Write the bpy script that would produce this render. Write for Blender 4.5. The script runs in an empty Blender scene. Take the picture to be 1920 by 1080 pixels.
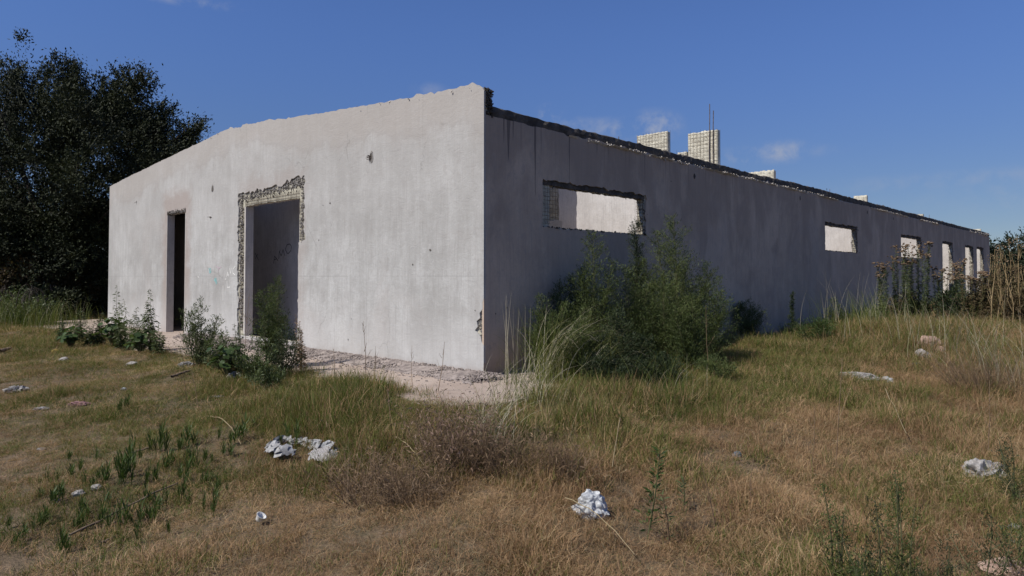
import bpy, bmesh, math, random
import numpy as np
from mathutils import Vector, noise as mnoise
from mathutils.geometry import delaunay_2d_cdt

R = math.radians
scene = bpy.context.scene
COL = scene.collection

# ------------------------------------------------------------------ camera
F = 1290.0; PITCH = R(1.5); EYE = 1.21
P0 = 518 - F * math.tan(PITCH)
cam_d = bpy.data.cameras.new('camera'); cam = bpy.data.objects.new('camera', cam_d); COL.objects.link(cam)
cam.location = (0, 0, EYE); cam.rotation_euler = (R(90) + PITCH, 0, 0)
cam_d.sensor_width = 36; cam_d.lens = F / 1920 * 36
cam_d.shift_y = (P0 - 540) / 1920
cam_d.clip_start = 0.05; cam_d.clip_end = 3000
scene.camera = cam

# building frame: corner C, dR along the shaded side wall, dL along the sunlit end wall
CX, CY = -0.331, 8.06
dR = np.array((.6826, .7308)); dL = np.array((-.7308, .6826))
ROT = math.atan2(dR[1], dR[0])
def to_world(lx, ly): return CX + lx*dR[0] + ly*dL[0], CY + lx*dR[1] + ly*dL[1]
def to_local(x, y):
    ax, ay = x - CX, y - CY
    return ax*dR[0] + ay*dR[1], ax*dL[0] + ay*dL[1]

# ------------------------------------------------------------------ light
SUN_EL = R(49)
sh = -0.97*dR + 0.24*dL; sh /= np.linalg.norm(sh)
sun_vec = Vector((sh[0]*math.cos(SUN_EL), sh[1]*math.cos(SUN_EL), math.sin(SUN_EL)))
sd = bpy.data.lights.new('sun', 'SUN'); sd.energy = 3.9; sd.angle = R(0.5); sd.color = (1.0, .95, .865)
so = bpy.data.objects.new('sun', sd); COL.objects.link(so)
so.rotation_euler = sun_vec.to_track_quat('Z', 'Y').to_euler(); so.location = (-20, -10, 30)

scene.view_settings.view_transform = 'Standard'; scene.view_settings.look = 'None'
scene.view_settings.exposure = 0.38; scene.view_settings.gamma = 1.0
scene.view_settings.use_curve_mapping = False

# ------------------------------------------------------------------ node helper
class NT:
    def __init__(s, tree): s.t = tree; s.n = tree.nodes; s.l = tree.links
    def node(s, typ, **kw):
        n = s.n.new(typ)
        for k, v in kw.items(): setattr(n, k, v)
        return n
    def put(s, sock, v):
        if isinstance(v, bpy.types.NodeSocket): s.l.new(v, sock)
        elif v is not None:
            if isinstance(v, (tuple, list)) and len(v) == 3 and sock.type == 'RGBA': v = (*v, 1)
            sock.default_value = v
    def m(s, op, a, b=None, c=None, clamp=False):
        n = s.node('ShaderNodeMath', operation=op, use_clamp=clamp)
        s.put(n.inputs[0], a)
        if b is not None: s.put(n.inputs[1], b)
        if c is not None: s.put(n.inputs[2], c)
        return n.outputs[0]
    def vm(s, op, a, b=None):
        n = s.node('ShaderNodeVectorMath', operation=op)
        s.put(n.inputs[0], a)
        if b is not None: s.put(n.inputs[1], b)
        return n.outputs['Value'] if op in ('LENGTH', 'DISTANCE', 'DOT_PRODUCT') else n.outputs[0]
    def noise(s, vec, scale=1, detail=4, rough=.55, dist=0):
        n = s.node('ShaderNodeTexNoise'); s.put(n.inputs['Vector'], vec)
        n.inputs['Scale'].default_value = scale; n.inputs['Detail'].default_value = detail
        n.inputs['Roughness'].default_value = rough; n.inputs['Distortion'].default_value = dist
        return n.outputs[0]
    def step(s, v, a, b, lo=0, hi=1):
        n = s.node('ShaderNodeMapRange', interpolation_type='SMOOTHSTEP')
        s.put(n.inputs[0], v); n.inputs[1].default_value = a; n.inputs[2].default_value = b
        n.inputs[3].default_value = lo; n.inputs[4].default_value = hi
        return n.outputs[0]
    def mix(s, f, a, b, mode='MIX'):
        n = s.node('ShaderNodeMix', data_type='RGBA', blend_type=mode)
        s.put(n.inputs[0], f); s.put(n.inputs[6], a); s.put(n.inputs[7], b)
        return n.outputs[2]
    def scale(s, vec, v):
        return s.vm('MULTIPLY', vec, v)
    def ramp(s, f, stops):
        n = s.node('ShaderNodeValToRGB'); s.put(n.inputs[0], f)
        e = n.color_ramp.elements
        while len(e) < len(stops): e.new(.5)
        for i, (p, c) in enumerate(stops): e[i].position = p; e[i].color = (*c, 1)
        return n.outputs[0]
    def sep(s, v):
        n = s.node('ShaderNodeSeparateXYZ'); s.put(n.inputs[0], v); return n.outputs

# ------------------------------------------------------------------ world
w = bpy.data.worlds.new('World'); scene.world = w; w.use_nodes = True
w.node_tree.nodes.clear(); t = NT(w.node_tree)
out = t.node('ShaderNodeOutputWorld'); bg = t.node('ShaderNodeBackground')
sky = t.node('ShaderNodeTexSky', sky_type='NISHITA', sun_disc=False)
sky.sun_elevation = SUN_EL; sky.sun_rotation = math.atan2(sun_vec.x, sun_vec.y)
sky.altitude = 2200; sky.air_density = 1.0; sky.dust_density = 0.6; sky.ozone_density = 2.5
dirv = t.node('ShaderNodeTexCoord').outputs['Generated']
def ray(px, py):
    xc = (px - 960) / F; yc = (P0 - py) / F
    v = np.array((xc, math.cos(PITCH) - yc*math.sin(PITCH), math.sin(PITCH) + yc*math.cos(PITCH)))
    return v
cl = None
nz = t.noise(dirv, 22, 6, .62, .4)
nz2 = t.noise(dirv, 60, 4, .6)
# thin fair-weather clouds low over the far side of the plain
for px, py, rx, rz, k in [(1031,212,.016,.010,.8),(1150,243,.06,.013,.45),(1225,236,.032,.017,.75),(1090,232,.05,.008,.35),
                          (1465,285,.030,.012,.75),(1395,297,.025,.009,.6),(1430,290,.07,.010,.4),(805,168,.02,.008,.25),(575,258,.05,.008,.12),(350,0,.05,.006,.5),(1900,330,.18,.010,.25),(-300,300,.2,.03,.5),(2500,320,.25,.03,.5)]:
    v = ray(px, py); v /= np.linalg.norm(v)
    d = t.vm('SUBTRACT', dirv, tuple(v)); d = t.scale(d, (1/rx, 1/rx, 1/rz))
    g = t.step(t.vm('LENGTH', d), 0.1, 1.7, k, 0)
    cl = g if cl is None else t.m('MAXIMUM', cl, g)
cm = t.m('MULTIPLY', cl, t.step(t.m('ADD', t.m('MULTIPLY', nz, .7), t.m('MULTIPLY', nz2, .3)), .40, .64), clamp=True)
elev = t.sep(dirv)[2]
skyc = t.mix(1.0, sky.outputs[0], t.mix(t.step(elev, .0, .40), (.53, .54, .60), (.84, 1.02, 1.42)), 'MULTIPLY')
t.put(bg.inputs[0], t.mix(t.m('MULTIPLY', cm, .95), skyc, (4.2, 4.5, 5.4)))
bg.inputs[1].default_value = .07
t.l.new(bg.outputs[0], out.inputs[0])

# ------------------------------------------------------------------ material helpers
MATS = {}
def new_mat(name):
    m = bpy.data.materials.new(name); m.use_nodes = True; m.node_tree.nodes.clear()
    t = NT(m.node_tree); o = t.node('ShaderNodeOutputMaterial'); b = t.node('ShaderNodeBsdfPrincipled')
    t.l.new(b.outputs[0], o.inputs[0]); MATS[name] = m
    b.inputs['Specular IOR Level'].default_value = .25
    return m, t, b, o
def bump(t, b, h, strength=.3, dist=.01):
    n = t.node('ShaderNodeBump'); n.inputs['Strength'].default_value = strength; n.inputs['Distance'].default_value = dist
    t.put(n.inputs['Height'], h); t.l.new(n.outputs[0], b.inputs['Normal'])

def leaf_mat(name, stops, rough=.6, trans=.25, nscale=1.3):
    m, t, b, o = new_mat(name)
    geo = t.node('ShaderNodeNewGeometry')
    oi = t.node('ShaderNodeObjectInfo')
    n1 = t.noise(geo.outputs['Position'], nscale, 3)
    f = t.m('ADD', t.m('MULTIPLY', geo.outputs['Random Per Island'], .45), t.m('MULTIPLY', oi.outputs['Random'], .2))
    f = t.m('ADD', f, t.m('MULTIPLY', t.step(n1, .3, .7), .35), clamp=True)
    c = t.ramp(f, stops)
    t.put(b.inputs['Base Color'], c); b.inputs['Roughness'].default_value = rough
    tr = t.node('ShaderNodeBsdfTranslucent'); t.put(tr.inputs[0], t.mix(1, c, (1.1, 1.15, .6), 'MULTIPLY'))
    mx = t.node('ShaderNodeMixShader'); mx.inputs[0].default_value = trans
    t.l.new(b.outputs[0], mx.inputs[1]); t.l.new(tr.outputs[0], mx.inputs[2]); t.l.new(mx.outputs[0], o.inputs[0])
    return m

leaf_mat('tree_leaf', [(0, (.006,.008,.003)), (.5, (.014,.019,.006)), (.85, (.032,.040,.013)), (1, (.07,.075,.03))], .7, .06, .7)
leaf_mat('far_leaf', [(0, (.012,.018,.009)), (.6, (.02,.03,.014)), (1, (.035,.045,.02))], .6, .12, .3)
leaf_mat('brown_leaf', [(0, (.06,.045,.025)), (.6, (.12,.085,.045)), (1, (.09,.09,.035))], .7, .2, .6)
leaf_mat('feathery_leaf', [(0, (.034,.050,.015)), (.5, (.070,.094,.028)), (1, (.14,.16,.05))], .6, .25)
leaf_mat('feathery_dark', [(0, (.014,.024,.010)), (.6, (.028,.042,.016)), (1, (.05,.068,.025))], .6, .15)
leaf_mat('weed_leaf', [(0, (.042,.058,.022)), (.5, (.085,.11,.042)), (1, (.18,.205,.10))], .5, .25)
leaf_mat('broad_leaf', [(0, (.03,.05,.016)), (.5, (.06,.095,.03)), (1, (.14,.18,.08))], .45, .3)
leaf_mat('sprout_leaf', [(0, (.035,.06,.016)), (.5, (.06,.095,.025)), (1, (.11,.14,.04))], .5, .3)
leaf_mat('grass_green', [(0, (.045,.062,.013)), (.4, (.092,.118,.024)), (.75, (.17,.17,.045)), (1, (.30,.235,.10))], .65, .3, 1.1)
leaf_mat('grass_dry', [(0, (.13,.075,.040)), (.35, (.27,.165,.088)), (.75, (.43,.285,.155)), (1, (.62,.46,.29))], .7, .25, .9)
leaf_mat('grass_tan', [(0, (.20,.15,.08)), (.5, (.36,.28,.16)), (1, (.5,.42,.27))], .6, .25)
leaf_mat('dead_twig', [(0, (.09,.056,.034)), (.5, (.20,.135,.082)), (1, (.36,.26,.17))], .8, .1)
leaf_mat('dry_leaf', [(0, (.13,.08,.06)), (.6, (.24,.16,.12)), (1, (.42,.34,.28))], .7, .2)
leaf_mat('seed_head', [(0, (.07,.048,.03)), (.5, (.15,.10,.06)), (1, (.27,.195,.12))], .8, .1)
leaf_mat('cane_stalk', [(0, (.17,.11,.055)), (.5, (.28,.20,.10)), (1, (.42,.32,.18))], .7, .05)
leaf_mat('green_stem', [(0, (.06,.07,.03)), (1, (.13,.12,.06))], .6, .05)
leaf_mat('plume', [(0, (.30,.26,.17)), (1, (.52,.47,.36))], .6, .3)
leaf_mat('yellow_leaf', [(0, (.45,.32,.08)), (1, (.55,.42,.14))], .6, .3)

def rough_mat(name, c0, c1, scale=8, bscale=40, bs=.5, bd=.01, rough=.9, coords='Object'):
    m, t, b, o = new_mat(name)
    tc = t.node('ShaderNodeTexCoord').outputs[coords]
    n = t.noise(tc, scale, 6, .65)
    t.put(b.inputs['Base Color'], t.mix(t.step(n, .3, .7), c0, c1)); b.inputs['Roughness'].default_value = rough
    bump(t, b, t.noise(tc, bscale, 6, .7), bs, bd)
    return m
rough_mat('bark', (.035,.028,.022), (.09,.075,.06), 5, 18, .8, .04)
rough_mat('foam', (.27,.25,.20), (.52,.485,.385), 6, 30, .8, .01)
rough_mat('cream_foam', (.40,.37,.295), (.60,.565,.46), 6, 30, .8, .01)
rough_mat('mortar_rubble', (.15,.135,.12), (.34,.32,.30), 14, 50, .9, .01)
rough_mat('pale_mortar', (.38,.34,.30), (.58,.54,.49), 14, 50, .9, .01)
rough_mat('dark_concrete', (.045,.038,.032), (.12,.105,.09), 5, 30, .9, .02)
rough_mat('rust_steel', (.09,.065,.05), (.17,.13,.10), 20, 60, .3, .002, .7)
rough_mat('rebar_steel', (.08,.06,.05), (.16,.13,.12), 20, 60, .3, .002, .6)
rough_mat('gravel_stone', (.15,.125,.115), (.34,.29,.26), 9, 60, .4, .004)
rough_mat('rock_pink', (.30,.20,.15), (.46,.33,.26), 7, 30, .7, .01)
rough_mat('rock_grey', (.20,.18,.165), (.38,.36,.34), 7, 30, .7, .01)
rough_mat('plastic_white', (.34,.35,.355), (.55,.56,.565), 10, 18, .5, .01, .35)
rough_mat('plastic_dirty', (.18,.165,.15), (.36,.345,.335), 14, 18, .5, .01, .45)
rough_mat('plastic_grey', (.17,.165,.16), (.36,.36,.36), 12, 18, .5, .01, .4)
rough_mat('cloth_pink', (.20,.11,.11), (.34,.2,.2), 14, 18, .5, .01, .9)
rough_mat('cup_white', (.62,.62,.60), (.76,.76,.74), 5, 5, .1, .001, .35)
rough_mat('wood_stick', (.10,.07,.05), (.22,.165,.12), 12, 60, .6, .004)
rough_mat('blue_plastic', (.08,.11,.14), (.14,.19,.24), 12, 60, .3, .004, .4)
rough_mat('red_metal', (.16,.03,.03), (.24,.06,.05), 12, 60, .3, .004, .6)
for nm, c in [('paint_white', (.78,.77,.73)), ('paint_teal', (.22,.52,.52)), ('paint_pink', (.52,.42,.46)), ('char_mark', (.20,.19,.19))]:
    rough_mat(nm, tuple(x*.75 for x in c), c, 30, 60, .1, .002)

# plaster: grey cement render, warm damp band under the coping, trowel marks, rain streaks
def plaster(name, kind):
    m, t, b, o = new_mat(name)
    tc = t.node('ShaderNodeTexCoord').outputs['Object']
    X, Y, Z = t.sep(tc)[0:3]
    U = Y if kind == 'end' else X
    if kind == 'in': U = t.m('ADD', X, Y)
    cb = t.node('ShaderNodeCombineXYZ'); t.put(cb.inputs[0], U); t.put(cb.inputs[2], Z); v = cb.outputs[0]
    big = t.noise(v, .55, 5, .6, .6)
    mid = t.noise(v, 2.2, 6, .62, .3)
    streak = t.noise(t.scale(v, (3.2, 1, .5)), 1.8, 6, .6, .3)
    fstreak = t.noise(t.scale(v, (16, 1, .7)), 2.0, 4, .6)
    fine = t.noise(v, 30, 6, .7)
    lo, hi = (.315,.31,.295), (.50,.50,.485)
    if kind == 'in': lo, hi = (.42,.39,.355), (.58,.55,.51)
    if kind == 'side': lo, hi = (.43,.335,.255), (.585,.465,.36)  # same plaster, colour warmed to offset the blue shade on this side
    f = t.m('ADD', t.m('MULTIPLY', big, .42), t.m('MULTIPLY', streak, .22))
    f = t.m('ADD', f, t.m('MULTIPLY', mid, .34))
    c = t.mix(t.step(f, .36, .66), lo, hi)
    c = t.mix(t.m('MULTIPLY', t.step(fstreak, .48, .70), .34), c, (.26,.24,.23))
    c = t.mix(t.step(fine, .35, .65, 0, .22), c, (.30,.27,.25))
    sc = t.noise(t.scale(v, (2, 1, 1.2)), 6, 6, .7, 1.0)
    c = t.mix(t.step(sc, .50, .70, 0, .42), c, (.28,.26,.245))
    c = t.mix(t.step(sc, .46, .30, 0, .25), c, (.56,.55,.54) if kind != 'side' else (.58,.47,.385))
    # pinkish tint in broad soft patches
    c = t.mix(t.step(t.noise(v, .8, 4, .6, .8), .5, .7, 0, .25), c, (.39,.35,.325))
    if kind == 'end':
        # damp band that follows the gable
        a = t.m('ABSOLUTE', t.m('SUBTRACT', Y, 6.65))
        top = t.m('SUBTRACT', 3.95, t.m('MULTIPLY', a, .49/6.65))
        d = t.m('SUBTRACT', top, Z)
        d = t.m('ADD', d, t.m('MULTIPLY', t.m('SUBTRACT', mid, .5), .5))
        d = t.m('ADD', d, t.m('MULTIPLY', t.m('SUBTRACT', streak, .5), .22))
        d = t.m('ADD', d, t.m('MULTIPLY', t.m('SUBTRACT', big, .5), .9))
        c = t.mix(t.step(Z, 1.0, 3.0, 0, .4), c, (.40,.38,.36))
        c = t.mix(t.step(d, .24, .64, .45, 0), c, (.365,.325,.29))
        edge = t.m('MULTIPLY', t.step(d, .36, .43), t.step(d, .43, .5, 1, 0))
        c = t.mix(t.m('MULTIPLY', edge, .12), c, (.22,.19,.18))
        # damp halos round the doorways
        for y0, hw, zt, k in [(9.1, .55, 2.85, .7), (5.1, .95, 2.75, .35)]:
            dx = t.m('SUBTRACT', t.m('ABSOLUTE', t.m('SUBTRACT', Y, y0)), hw)
            dz = t.m('SUBTRACT', Z, zt)
            dd = t.m('MAXIMUM', dx, dz)
            dd = t.m('ADD', dd, t.m('MULTIPLY', t.m('SUBTRACT', mid, .5), .9))
            c = t.mix(t.step(dd, -.05, .3, k, 0), c, (.32,.265,.235))
        # whiter, splashed foot of the wall
        c = t.mix(t.step(t.m('ADD', Z, t.m('MULTIPLY', mid, .6)), .5, 1.2, .35, 0), c, (.54,.53,.52))
        c = t.mix(t.step(t.m('ADD', Z, t.m('MULTIPLY', mid, .25)), .12, .32, .6, 0), c, (.36,.31,.28))
        cv = t.node('ShaderNodeTexVoronoi', feature='DISTANCE_TO_EDGE'); cv.inputs['Scale'].default_value = .9
        t.put(cv.inputs['Vector'], t.vm('ADD', t.scale(v, (1, 1, .6)), t.scale(t.vm('ADD', t.noise(v, 4, 5), (0, 0, 0)), (.25, 0, .25))))
        crk = t.m('MULTIPLY', t.step(cv.outputs['Distance'], .001, .006, 1, 0), t.step(t.noise(v, .9, 3), .54, .62, 0, .35))
        c = t.mix(crk, c, (.16,.15,.14))
        # panel joints at eye height and two vertical ones
        jl = t.step(t.m('ABSOLUTE', t.m('SUBTRACT', Z, t.m('ADD', 1.205, t.m('MULTIPLY', mid, .012)))), .002, .010, .25, 0)
        jl = t.m('MULTIPLY', jl, t.step(t.noise(v, 1.1, 2), .38, .55))
        jv = t.step(t.m('ABSOLUTE', t.m('SUBTRACT', t.m('PINGPONG', t.m('ADD', Y, .1), .61), .0)), .002, .012, .22, 0)
        jv = t.m('MULTIPLY', jv, t.step(t.noise(v, .7, 2), .5, .62))
        j = t.m('MAXIMUM', jl, jv)
        c = t.mix(j, c, (.17,.16,.155))
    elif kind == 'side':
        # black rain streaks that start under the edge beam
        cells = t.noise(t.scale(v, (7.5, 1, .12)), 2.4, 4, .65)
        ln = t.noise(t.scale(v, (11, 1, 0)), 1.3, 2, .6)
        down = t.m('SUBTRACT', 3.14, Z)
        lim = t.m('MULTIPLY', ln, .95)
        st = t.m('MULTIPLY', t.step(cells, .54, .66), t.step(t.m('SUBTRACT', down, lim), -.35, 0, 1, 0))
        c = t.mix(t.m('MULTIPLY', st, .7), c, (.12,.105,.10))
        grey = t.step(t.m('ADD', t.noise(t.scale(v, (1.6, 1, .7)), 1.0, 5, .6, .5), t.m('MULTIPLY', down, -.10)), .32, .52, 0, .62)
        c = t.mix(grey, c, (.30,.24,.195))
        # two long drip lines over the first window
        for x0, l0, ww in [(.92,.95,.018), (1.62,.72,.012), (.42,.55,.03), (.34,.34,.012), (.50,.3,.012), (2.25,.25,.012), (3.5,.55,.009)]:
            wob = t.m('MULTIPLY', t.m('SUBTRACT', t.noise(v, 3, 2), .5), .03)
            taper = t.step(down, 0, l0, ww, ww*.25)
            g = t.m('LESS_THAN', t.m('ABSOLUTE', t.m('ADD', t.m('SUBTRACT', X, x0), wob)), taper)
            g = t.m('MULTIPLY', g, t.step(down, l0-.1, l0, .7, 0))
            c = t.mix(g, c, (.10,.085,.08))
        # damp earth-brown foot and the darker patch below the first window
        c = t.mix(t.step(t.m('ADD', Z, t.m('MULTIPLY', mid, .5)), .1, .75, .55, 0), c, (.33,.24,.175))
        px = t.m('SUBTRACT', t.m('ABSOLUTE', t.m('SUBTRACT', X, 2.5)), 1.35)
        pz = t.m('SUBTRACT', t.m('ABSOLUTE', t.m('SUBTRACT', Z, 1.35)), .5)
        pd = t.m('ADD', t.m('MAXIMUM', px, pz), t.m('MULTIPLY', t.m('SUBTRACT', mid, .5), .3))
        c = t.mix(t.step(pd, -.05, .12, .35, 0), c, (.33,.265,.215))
    t.put(b.inputs['Base Color'], c); b.inputs['Roughness'].default_value = .92
    trowel = t.noise(t.scale(v, (1, 1, 2.2)), 5, 5, .6, 1.2)
    h = t.m('ADD', t.m('MULTIPLY', fine, .35), trowel)
    bump(t, b, h, .35, .012)
    return m
plaster('plaster_end', 'end'); plaster('plaster_side_shade_tint', 'side'); plaster('plaster_in', 'in')

# soil under the grass
m, t, b, o = new_mat('soil')
pos = t.node('ShaderNodeNewGeometry').outputs['Position']
n1 = t.noise(pos, .5, 5, .6); n2 = t.noise(pos, 9, 6, .7); n3 = t.noise(pos, 60, 4, .7)
c = t.mix(t.step(n1, .35, .65), (.13,.095,.06), (.085,.078,.038))
c = t.mix(t.step(n2, .35, .7), c, (.20,.145,.095)); c = t.mix(t.step(n3, .4, .7, 0, .5), c, (.055,.042,.03))
t.put(b.inputs['Base Color'], c); b.inputs['Roughness'].default_value = 1
bump(t, b, t.m('ADD', n2, t.m('MULTIPLY', n3, .4)), .8, .04)
m, t, b, o = new_mat('apron')
pos = t.node('ShaderNodeTexCoord').outputs['Object']
n1 = t.noise(pos, 1.2, 5, .6); n2 = t.noise(pos, 12, 6, .7); n3 = t.noise(pos, 90, 4, .7)
c = t.mix(t.step(n1, .3, .7), (.33,.26,.215), (.42,.345,.29)); c = t.mix(t.step(n2, .45, .75, 0, .5), c, (.24,.19,.16))
c = t.mix(t.step(n3, .5, .7, 0, .4), c, (.2,.16,.14))
t.put(b.inputs['Base Color'], c); b.inputs['Roughness'].default_value = .95
bump(t, b, t.m('ADD', n2, t.m('MULTIPLY', n3, .4)), .5, .02)

# ------------------------------------------------------------------ object helpers
def tag(o, label=None, cat=None, group=None, kind=None):
    if label: o['label'] = label
    if cat: o['category'] = cat
    if group: o['group'] = group
    if kind: o['kind'] = kind
    return o
def empty(name, loc=(0,0,0), rz=0, label=None, cat=None, group=None):
    o = bpy.data.objects.new(name, None); COL.objects.link(o); o.location = loc; o.rotation_euler = (0,0,rz)
    o.empty_display_size = .2
    return tag(o, label, cat, group)
class MB:
    """collects polygons as numpy blocks; one material index per block"""
    def __init__(s): s.v = []; s.f = []; s.n = 0
    def add(s, verts, faces, mi=0, smooth=False):
        verts = np.asarray(verts, float).reshape(-1, 3); faces = np.asarray(faces, np.int64)
        s.v.append(verts); s.f.append((faces + s.n, mi, smooth)); s.n += len(verts)
    def leaves(s, base, d, length, width, mi=0, normal=None, rng=None, droop=0):
        """diamond leaf for each row"""
        base = np.asarray(base, float); d = np.asarray(d, float)
        d = d / np.maximum(np.linalg.norm(d, axis=1, keepdims=True), 1e-9)
        n = len(base)
        if normal is None: normal = rng.normal(size=(n, 3))
        side = np.cross(d, normal); side /= np.maximum(np.linalg.norm(side, axis=1, keepdims=True), 1e-9)
        L = np.broadcast_to(length, (n,))[:, None]; W = np.broadcast_to(width, (n,))[:, None]
        mid = base + d*L*.45; tip = base + d*L
        if droop: tip = tip - np.array((0,0,1.))*L*droop; mid = mid - np.array((0,0,1.))*L*droop*.15
        vv = np.stack([base, mid + side*W*.5, tip, mid - side*W*.5], 1).reshape(-1, 3)
        ff = np.arange(n*4).reshape(n, 4); s.add(vv, ff, mi)
    def tube(s, pts, r0, r1=None, sides=5, mi=0, smooth=True):
        pts = np.asarray(pts, float); k = len(pts); r1 = r0 if r1 is None else r1
        rad = np.linspace(r0, r1, k)
        tan = np.gradient(pts, axis=0); tan /= np.maximum(np.linalg.norm(tan, axis=1, keepdims=True), 1e-9)
        ref = np.array((0,0,1.)) if abs(tan[0][2]) < .9 else np.array((1.,0,0))
        a = np.cross(tan, ref); a /= np.maximum(np.linalg.norm(a, axis=1, keepdims=True), 1e-9); b_ = np.cross(tan, a)
        ang = np.arange(sides) * 2*math.pi/sides
        ring = pts[:, None] + rad[:, None, None]*(np.cos(ang)[None, :, None]*a[:, None] + np.sin(ang)[None, :, None]*b_[:, None])
        ff = []
        for i in range(k-1):
            for j in range(sides):
                j2 = (j+1) % sides
                ff.append((i*sides+j, i*sides+j2, (i+1)*sides+j2, (i+1)*sides+j))
        s.add(ring.reshape(-1, 3), ff, mi, smooth)
    def blades(s, base, d, length, width, bend, segs=3, mi=0, side=None, rng=None):
        """grass blades: arcs that lean in direction d (xy) by bend"""
        n = len(base); base = np.asarray(base, float)
        tt = np.linspace(0, 1, segs+1)
        L = np.broadcast_to(length, (n,))[:, None]; B = np.broadcast_to(bend, (n,))[:, None]
        th = B * tt[None, :]**1.3
        dz = np.cos(th); dh = np.sin(th)
        z = np.concatenate([np.zeros((n,1)), np.cumsum(dz[:, 1:], 1)], 1) / segs * L
        h = np.concatenate([np.zeros((n,1)), np.cumsum(dh[:, 1:], 1)], 1) / segs * L
        d = np.asarray(d, float); p = base[:, None, :] + np.stack([h*d[:, 0:1], h*d[:, 1:2], z], -1)
        a = rng.uniform(0, 2*math.pi, n) if side is None else side
        sv = np.stack([np.cos(a), np.sin(a), np.zeros(n)], -1)[:, None, :]
        W = np.broadcast_to(width, (n,))[:, None, None] * (1 - tt**2 * .85)[None, :, None] * .5
        vv = np.stack([p - sv*W, p + sv*W], 2).reshape(n, -1, 3)
        k = (segs+1)*2
        ff = np.array([(2*i, 2*i+1, 2*i+3, 2*i+2) for i in range(segs)])
        ff = (np.arange(n)[:, None, None]*k + ff[None]).reshape(-1, 4)
        s.add(vv.reshape(-1, 3), ff, mi)
    def mesh(s, name, mats):
        me = bpy.data.meshes.new(name)
        V = np.concatenate(s.v); me.vertices.add(len(V)); me.vertices.foreach_set('co', V.ravel())
        loops = np.concatenate([f.ravel() for f, _, _ in s.f])
        tot = np.concatenate([np.full(len(f), f.shape[1]) for f, _, _ in s.f])
        mi = np.concatenate([np.full(len(f), m_) for f, m_, _ in s.f]); sm = np.concatenate([np.full(len(f), q) for f, _, q in s.f])
        st = np.concatenate([[0], np.cumsum(tot)[:-1]])
        me.loops.add(len(loops)); me.loops.foreach_set('vertex_index', loops.astype(np.int32))
        me.polygons.add(len(tot)); me.polygons.foreach_set('loop_start', st.astype(np.int32))
        me.polygons.foreach_set('material_index', mi.astype(np.int32)); me.polygons.foreach_set('use_smooth', sm.astype(bool))
        for m_ in mats: me.materials.append(MATS[m_])
        me.update(calc_edges=True); me.validate()
        return me
    def build(s, name, mats, parent=None, link=True):
        if isinstance(mats, str): mats = [mats]
        o = bpy.data.objects.new(name, s.mesh(name, mats))
        if link: COL.objects.link(o)
        if parent is not None: o.parent = parent
        return o
def box(mb, x0, x1, y0, y1, z0, z1, mi=0):
    v = [(x,y,z) for z in (z0,z1) for y in (y0,y1) for x in (x0,x1)]
    mb.add(v, [(0,2,3,1),(4,5,7,6),(0,1,5,4),(2,6,7,3),(0,4,6,2),(1,3,7,5)], mi)
ICO_V = None
def ico(sub=1):
    bm = bmesh.new(); bmesh.ops.create_icosphere(bm, subdivisions=sub, radius=1)
    v = np.array([p.co[:] for p in bm.verts]); f = np.array([[q.index for q in p.verts] for p in bm.faces]); bm.free()
    return v, f
ICO1 = ico(1); ICO2 = ico(2)
def stones(mb, pts, sizes, rng, mi=0, flat=.7):
    v, f = ICO1
    for p, s_ in zip(pts, sizes):
        q = v * (1 + rng.uniform(-.28, .28, (len(v), 1))) * s_ * np.array((1, rng.uniform(.6, 1), flat*rng.uniform(.7, 1.2)))
        a = rng.uniform(0, 6.28); c_, s2 = math.cos(a), math.sin(a)
        q = q @ np.array([[c_, s2, 0], [-s2, c_, 0], [0, 0, 1]])
        mb.add(q + np.array(p), f, mi)
def copy_thing(o, loc, rz=None, scale=None, label=None):
    c = o.copy(); COL.objects.link(c); c.location = loc
    if rz is not None: c.rotation_euler.z = rz
    if scale is not None: c.scale = (scale,)*3 if not hasattr(scale, '__len__') else scale
    for ch in list(o.children):
        d = ch.copy(); COL.objects.link(d); d.parent = c
    if label: c['label'] = label
    return c

# ------------------------------------------------------------------ terrain
def sstep(a, b, x):
    q = np.clip((x - a)/(b - a), 0, 1); return q*q*(3 - 2*q)
def ground(x, y):
    x = np.asarray(x, float); y = np.asarray(y, float)
    lx, ly = to_local(x, y)
    near = np.maximum(-lx, -ly)                      # metres outside the corner
    out = sstep(1.2, 4.5, near)
    z = -.36*sstep(1.3, 6.0, near) * (1 - .55*sstep(9, 16, np.hypot(x, y)))
    z = z + .42*np.exp(-(((x-8.2)/3.0)**2 + ((y-11.5)/3.0)**2)) * sstep(.3, 2.2, -ly)
    z = z + .07*np.exp(-(((x+1.6)/1.5)**2 + ((y-5.6)/.6)**2)) * out
    b = .03*np.sin(1.7*x+.6)*np.cos(1.3*y+.2) + .016*np.sin(4.1*x-1.2*y) + .012*np.cos(5.3*y+2.1*x)
    z = z + b*sstep(.9, 2.2, near)
    far = sstep(40, 200, np.hypot(x, y))
    return z - .006 - .2*far
def hit(px, py, lift=0.0):
    """world point where the sight line meets the ground"""
    v = ray(px, py); s_ = 6.0
    for _ in range(60):
        z = float(ground(v[0]*s_, v[1]*s_)) + lift
        s2 = (z - EYE)/v[2] if v[2] < -1e-4 else 50
        s_ = .5*s_ + .5*min(max(s2, 1), 300)
    return v[0]*s_, v[1]*s_, float(ground(v[0]*s_, v[1]*s_))
def at_depth(px, depth):
    x = (px-960)/F*depth
    return x, depth, float(ground(x, depth))

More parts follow.
